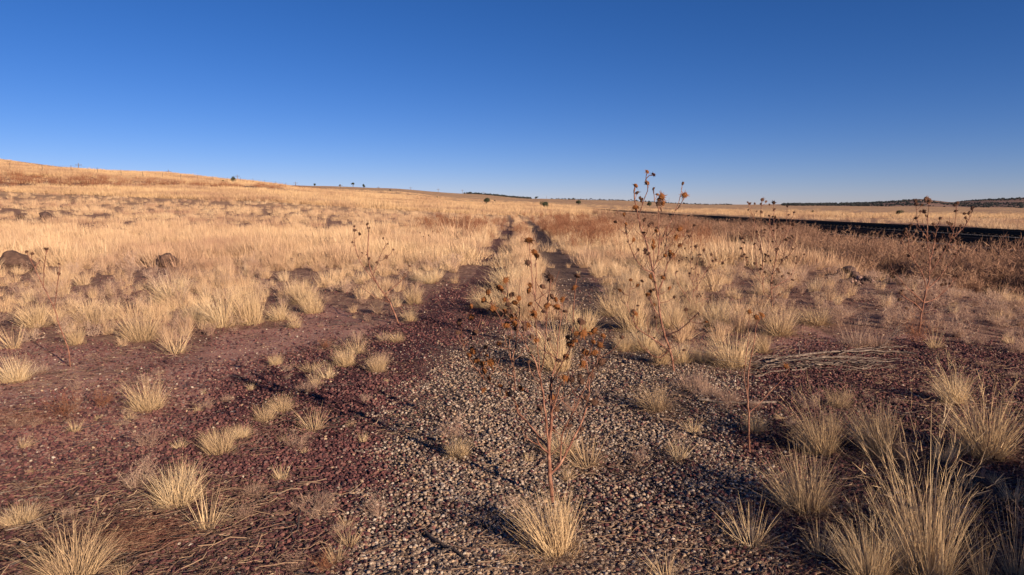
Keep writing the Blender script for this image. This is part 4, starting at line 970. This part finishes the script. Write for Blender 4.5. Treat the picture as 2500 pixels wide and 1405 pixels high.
for tr, (x0, lab, nm) in enumerate([(19.3, 'nearer of the two railway tracks beyond the brush', 'near'), (25.9, 'farther of the two railway tracks beyond the brush', 'far')]):
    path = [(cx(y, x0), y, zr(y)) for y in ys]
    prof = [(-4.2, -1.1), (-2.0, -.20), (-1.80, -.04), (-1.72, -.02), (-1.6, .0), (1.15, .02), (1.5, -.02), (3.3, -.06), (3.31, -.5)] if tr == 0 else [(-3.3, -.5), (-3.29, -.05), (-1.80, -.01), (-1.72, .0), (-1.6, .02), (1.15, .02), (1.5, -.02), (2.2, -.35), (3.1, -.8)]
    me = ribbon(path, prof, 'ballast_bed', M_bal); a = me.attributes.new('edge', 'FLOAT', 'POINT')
    a.data.foreach_set('value', np.tile(np.array([0, .0, 0, .9, 0, 0, .0, .0, 0], np.float32), len(path)))  # one narrow line per bed carries the painted sunlit shoulder
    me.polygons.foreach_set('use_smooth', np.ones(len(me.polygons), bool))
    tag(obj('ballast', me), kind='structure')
    root = bpy.data.objects.new('railway_track', None); C.objects.link(root); root.location = (0, 0, 0); root.location = (x0, 30, zr(30)); tag(root, lab, 'railway track', 'railway tracks'); o0 = Vector(root.location)
    rel = [tuple(Vector(p) - o0) for p in path]
    rp = [(-.07, 0), (-.07, .02), (-.01, .035), (-.01, .13), (-.036, .14), (-.036, .18), (.036, .18), (.036, .14), (.01, .13), (.01, .035), (.07, .02), (.07, 0)]
    for sgn in (-1, 1): obj('rail', ribbon(rel, [(a + sgn * .752, b + .075) for a, b in rp], 'rail', M_rail, True), root)
    V = []; Fq = []; y = 6.3
    while y < 178:
        p = Vector((cx(y, x0), y, zr(y))) - o0; b = len(V)
        for dx in (-1.3, 1.3):
            for dy in (-.11, .11):
                for dz in (-.05, .074): V.append((p.x + dx, p.y + dy, p.z + dz))
        Fq += [(b, b + 1, b + 3, b + 2), (b + 4, b + 6, b + 7, b + 5), (b, b + 4, b + 5, b + 1), (b + 2, b + 3, b + 7, b + 6), (b + 1, b + 5, b + 7, b + 3)]; y += .55
    me = bpy.data.meshes.new('sleepers'); me.from_pydata(V, [], Fq); me.update(); me.materials.append(M_tie); tag(obj('sleepers', me, root), kind='stuff')

# ------------------------------------------------------------------ fence and power line
froot = bpy.data.objects.new('wire_fence', None); C.objects.link(froot); tag(froot, 'long wire fence with thin posts along the top of the bank at the left', 'fence')
fp = []
for n in range(-2, 34):
    t = n; X = -87 + .95 * t; Yv = 120 + 6.8 * t; fp.append(Vector((X, Yv, H1(X, Yv))))
froot.location = fp[0]
for p in fp:
    mb = MB(); hh = 1.35 + R.uniform(-.1, .15); mb.add(tube([(0, 0, -.3), (R.uniform(-.03, .03), 0, hh * .6), (R.uniform(-.05, .05), 0, hh)], .055, .045, 5)); obj('post', mb.mesh('post', M_post), froot, p - fp[0])
for hgt in (.35, .7, 1.05, 1.25):
    mb = MB(); mb.add(tube([p - fp[0] + Vector((0, 0, hgt)) for p in fp], .006, .006, 3)); obj('wire', mb.mesh('wire', M_post), froot)
def pole(px, py, Y, h, label, bar=True):
    q = at(px, py, Y); z = H1(q[0], q[1]); root = bpy.data.objects.new('utility_pole', None); C.objects.link(root); root.location = (q[0], q[1], z); tag(root, label, 'utility pole', 'utility poles of the power line')
    top = q[2] + h - z
    mb = MB(); mb.add(tube([(0, 0, -.5), (0, 0, top)], .28, .20, 8)); obj('pole', mb.mesh('pole', M_post), root)
    if bar:
        mb = MB(); zb = top - 1.5; mb.add(tube([(-2.2, -.45, zb), (2.2, .45, zb)], .14, .14, 4)); obj('crossarm', mb.mesh('crossarm', M_post), root)
        for s in (-2, -1, 1, 2):
            mb = MB(); mb.add(tube([(s, s * .2, zb + .12), (s, s * .2, zb + .45)], .09, .07, 6)); obj('insulator', mb.mesh('insulator', M_post), root)
PL = [(193,423,519,7.4,'first utility pole from the left, standing against the hill and sky'),(412,436,592,7.2,'second utility pole from the left on the ridge'),(580,449,666,8.6,'third utility pole, just right of the dark round bush on the ridge'),
 (722,456,740,5.2,'utility pole barely showing over the ridge left of the flat-topped tree'),(832,466,813,7.5,'utility pole just left of the flat-topped tree'),(924,471,887,7.8,'utility pole between the round tree and the small bush on the slope'),(1003,471,960,8,'utility pole right of the small bush on the slope'),
 (1070,474,1034,8,'utility pole midway along the gentle slope left of centre'),(1129,476,1108,8.5,'utility pole just before the wooded ridge starts'),(1181,478,1182,6.5,'utility pole rising from the wooded ridge'),(1267,486,1330,6,'utility pole at the right end of the wooded ridge'),(1334,490,1400,9,'thin pole right of the oval bush on the skyline',),(1364,490,1480,6,'small far utility pole left of the distant tree row'),(1633,501,1500,16,'slender tall pole on the skyline behind the tallest sunflower')]
for i, t in enumerate(PL): pole(t[0], t[1], t[2], t[3], t[4], i not in (11, 13))

# ------------------------------------------------------------------ junipers
def crown_mesh(seed, n=2600, lobes=7, flat=.75, name='crown', ls=.05, mat=None):
    r = np.random.RandomState(seed); cs = []
    for i in range(lobes):
        a = r.uniform(0, 6.28); rad = r.uniform(.0, .32); cs.append((rad * math.cos(a), rad * math.sin(a), .38 * flat + r.uniform(-.12, .26) * flat, r.uniform(.15, .27)))
    V = []; Fq = []; c = []
    for j in range(n):
        q = cs[r.randint(lobes)]; d = r.normal(0, 1, 3); d /= np.linalg.norm(d); rr_ = q[3] * r.uniform(.55, 1.08)
        p = np.array([q[0] + d[0] * rr_, q[1] + d[1] * rr_, max(q[2] + d[2] * rr_ * flat, .02)]); u = r.normal(0, 1, 3); u /= np.linalg.norm(u); v = np.cross(u, d) + 1e-4; v /= np.linalg.norm(v); s = ls * r.uniform(.5, 1.2)
        k = len(V); V += [p - u * s * .5, p + v * s * .35, p + u * s * .5, p - v * s * .35]; Fq.append((k, k + 1, k + 2, k + 3)); c += [r.rand()] * 4
    return mesh_np(name, V, Fq, mat or M_leaf, c)
CR = [crown_mesh(500 + i) for i in range(4)]
def trunk_mesh():
    mb = MB(); mb.add(tube([(0, 0, -.05), (.02, 0, .15), (.0, .02, .4)], .05, .025, 6)); mb.add(tube([(.01, 0, .12), (.12, .04, .32), (.2, .05, .45)], .03, .012, 5)); mb.add(tube([(.01, 0, .1), (-.12, -.04, .28), (-.22, 0, .4)], .03, .012, 5)); return mb.mesh('trunk', M_bark)
TR = trunk_mesh()
def juniper(px, py, w, h, label, Y=None, cat='juniper', up=0.0):
    if Y is None: p = hit(px, py)
    else: q = at(px, py, Y); p = Vector((q[0], q[1], H1(q[0], q[1])))
    W = msize(p, w); Hh = msize(p, h) + (max(0, at(px, py, Y)[2] - p.z) if Y else 0)
    root = bpy.data.objects.new('juniper_bush' if cat == 'bush' else 'juniper_tree', None); C.objects.link(root); root.location = p; tag(root, label, cat, 'junipers scattered over the grassland')
    cr = obj('crown', CR[R.randrange(4)], root, (0, 0, up * Hh)); cr.scale = (W, W, (1 - up) * Hh / .62); cr.rotation_euler = (0, 0, R.uniform(0, 6))
    t = obj('trunk', TR, root); t.scale = (W, W, Hh * (1 + up))
juniper(570,448,17,15,'dark round bush on the left ridge beside a utility pole',Y=192,cat='bush')
juniper(545,444,9,4,'small pale low bush on the left ridge left of the dark round one',Y=190,cat='bush')
juniper(768,459,9,7,'small dark bush on the ridge left of the flat-topped tree',Y=900,cat='bush')
juniper(829,455,7,5,'tiny bush at the skyline right of the small dark ridge bush',Y=1100,cat='bush')
juniper(862,455,11,9,'flat-topped tree on the skyline with its trunk showing',Y=1090,cat='tree',up=.3)
juniper(889,462,10,11,'round dark tree right of the flat-topped skyline tree',Y=1000,cat='tree')
juniper(953,467,6,5,'small bush on the slope right of the round dark tree',cat='bush')
juniper(1068,484,6,4,'tiny bush on the gentle slope below the power line',cat='bush')
juniper(1187,499,23,16,'rounded juniper bush at the far end of the left rut',cat='bush')
juniper(1208,493,7,4,'tiny bush just right of the rounded juniper by the ruts',cat='bush')
juniper(1309,489,13,6,'oval juniper bush sitting on the skyline right of the wooded ridge',cat='bush',Y=1400)
juniper(1332,509,33,17,'largest dark juniper bush, just right of the ruts in the distance',cat='bush')
juniper(1413,500,18,11,'small juniper bush right of the largest dark one',cat='bush')
juniper(1586,505,20,12,'juniper bush partly hidden by the heads of the tallest sunflower',cat='bush')
juniper(1984,520,8,6,'small round bush out on the right-hand plain',cat='bush')
juniper(2193,528,26,15,'lone oval juniper bush on the plain beyond the railway',cat='bush')
juniper(2391,535,8,5,'tiny dark bush on the plain near the right edge',cat='bush')
# far-off wood on the ridges and the eastern hills
ti = [crown_mesh(520 + i, 260, 4, .8, ls=.16, mat=M_hazeleaf) for i in range(4)]
r = np.random.RandomState(530); P = []; S = []
def addt(px, Y, s):
    x = (px - CX) / F / CP * Y; P.append((x, Y, H1(x, Y) - .2)); S.append(s)
for i in range(330): addt(1135 + 160 * r.rand() ** .9, r.uniform(1300, 1560), r.uniform(4, 8))
for i in range(420): addt(r.uniform(1340, 1780), r.uniform(1420, 1800), r.uniform(3, 6.5) * (1.2 if r.rand() < .2 else .8))
for i in range(6500):
    px = r.uniform(1900, 3000); Y = r.uniform(1330, 2080); x = (px - CX) / F * Y
    f = float(fbm(np.array([x / 170]), np.array([Y / 300]), 91)[0]); low = Y < 1500
    if (f > .52 and r.rand() < .6) or (low and f > .46 and r.rand() < .22) or (Y > 1960 and f > .5): addt(px, Y, r.uniform(4, 9))
P = np.array(P); S = np.array(S); n = len(P)
scatter('distant_wood', P, np.stack([0 * S, 0 * S, r.uniform(0, 6, n)], 1), np.stack([S, S, S * .8], 1), r.randint(0, 4, n), ti, 'dark juniper woodland dotted along the far ridges and hills', 'woodland')

# ------------------------------------------------------------------ light
EL, AZ = 17.5, math.atan2(.67, -.742)
sun = bpy.data.lights.new('sun', 'SUN'); sun.energy = 5.0; sun.angle = math.radians(.53); sun.color = (1, .79, .585)
so = bpy.data.objects.new('sun', sun); C.objects.link(so)
dv = Vector((math.sin(AZ) * math.cos(math.radians(EL)), math.cos(AZ) * math.cos(math.radians(EL)), math.sin(math.radians(EL))))
so.rotation_euler = dv.to_track_quat('Z', 'Y').to_euler(); so.location = dv * 50
w = bpy.data.worlds.new('World'); bpy.context.scene.world = w; w.use_nodes = True; nt = w.node_tree; nt.nodes.clear()
sk = nt.nodes.new('ShaderNodeTexSky'); sk.sky_type = 'NISHITA'; sk.sun_disc = False; sk.sun_elevation = math.radians(EL); sk.sun_rotation = AZ
sk.altitude = 3000; sk.air_density = 1.0; sk.dust_density = 0.0; sk.ozone_density = 4.0
hs = N(nt, 'ShaderNodeHueSaturation', Saturation=1.2); nt.links.new(sk.outputs[0], hs.inputs['Color'])
bg = N(nt, 'ShaderNodeBackground', Strength=.05); nt.links.new(mixc(nt, 1.0, hs.outputs[0], (1.12, .92, 1.17), 'MULTIPLY'), bg.inputs[0]); ow = nt.nodes.new('ShaderNodeOutputWorld'); nt.links.new(bg.outputs[0], ow.inputs[0])
sc = bpy.context.scene; sc.view_settings.view_transform = 'Standard'; sc.view_settings.look = 'None'; sc.view_settings.exposure = 0.66
sc.cycles.max_bounces = 4; sc.cycles.diffuse_bounces = 1; sc.cycles.transmission_bounces = 2; sc.cycles.transparent_max_bounces = 4
print('counts', cnt)
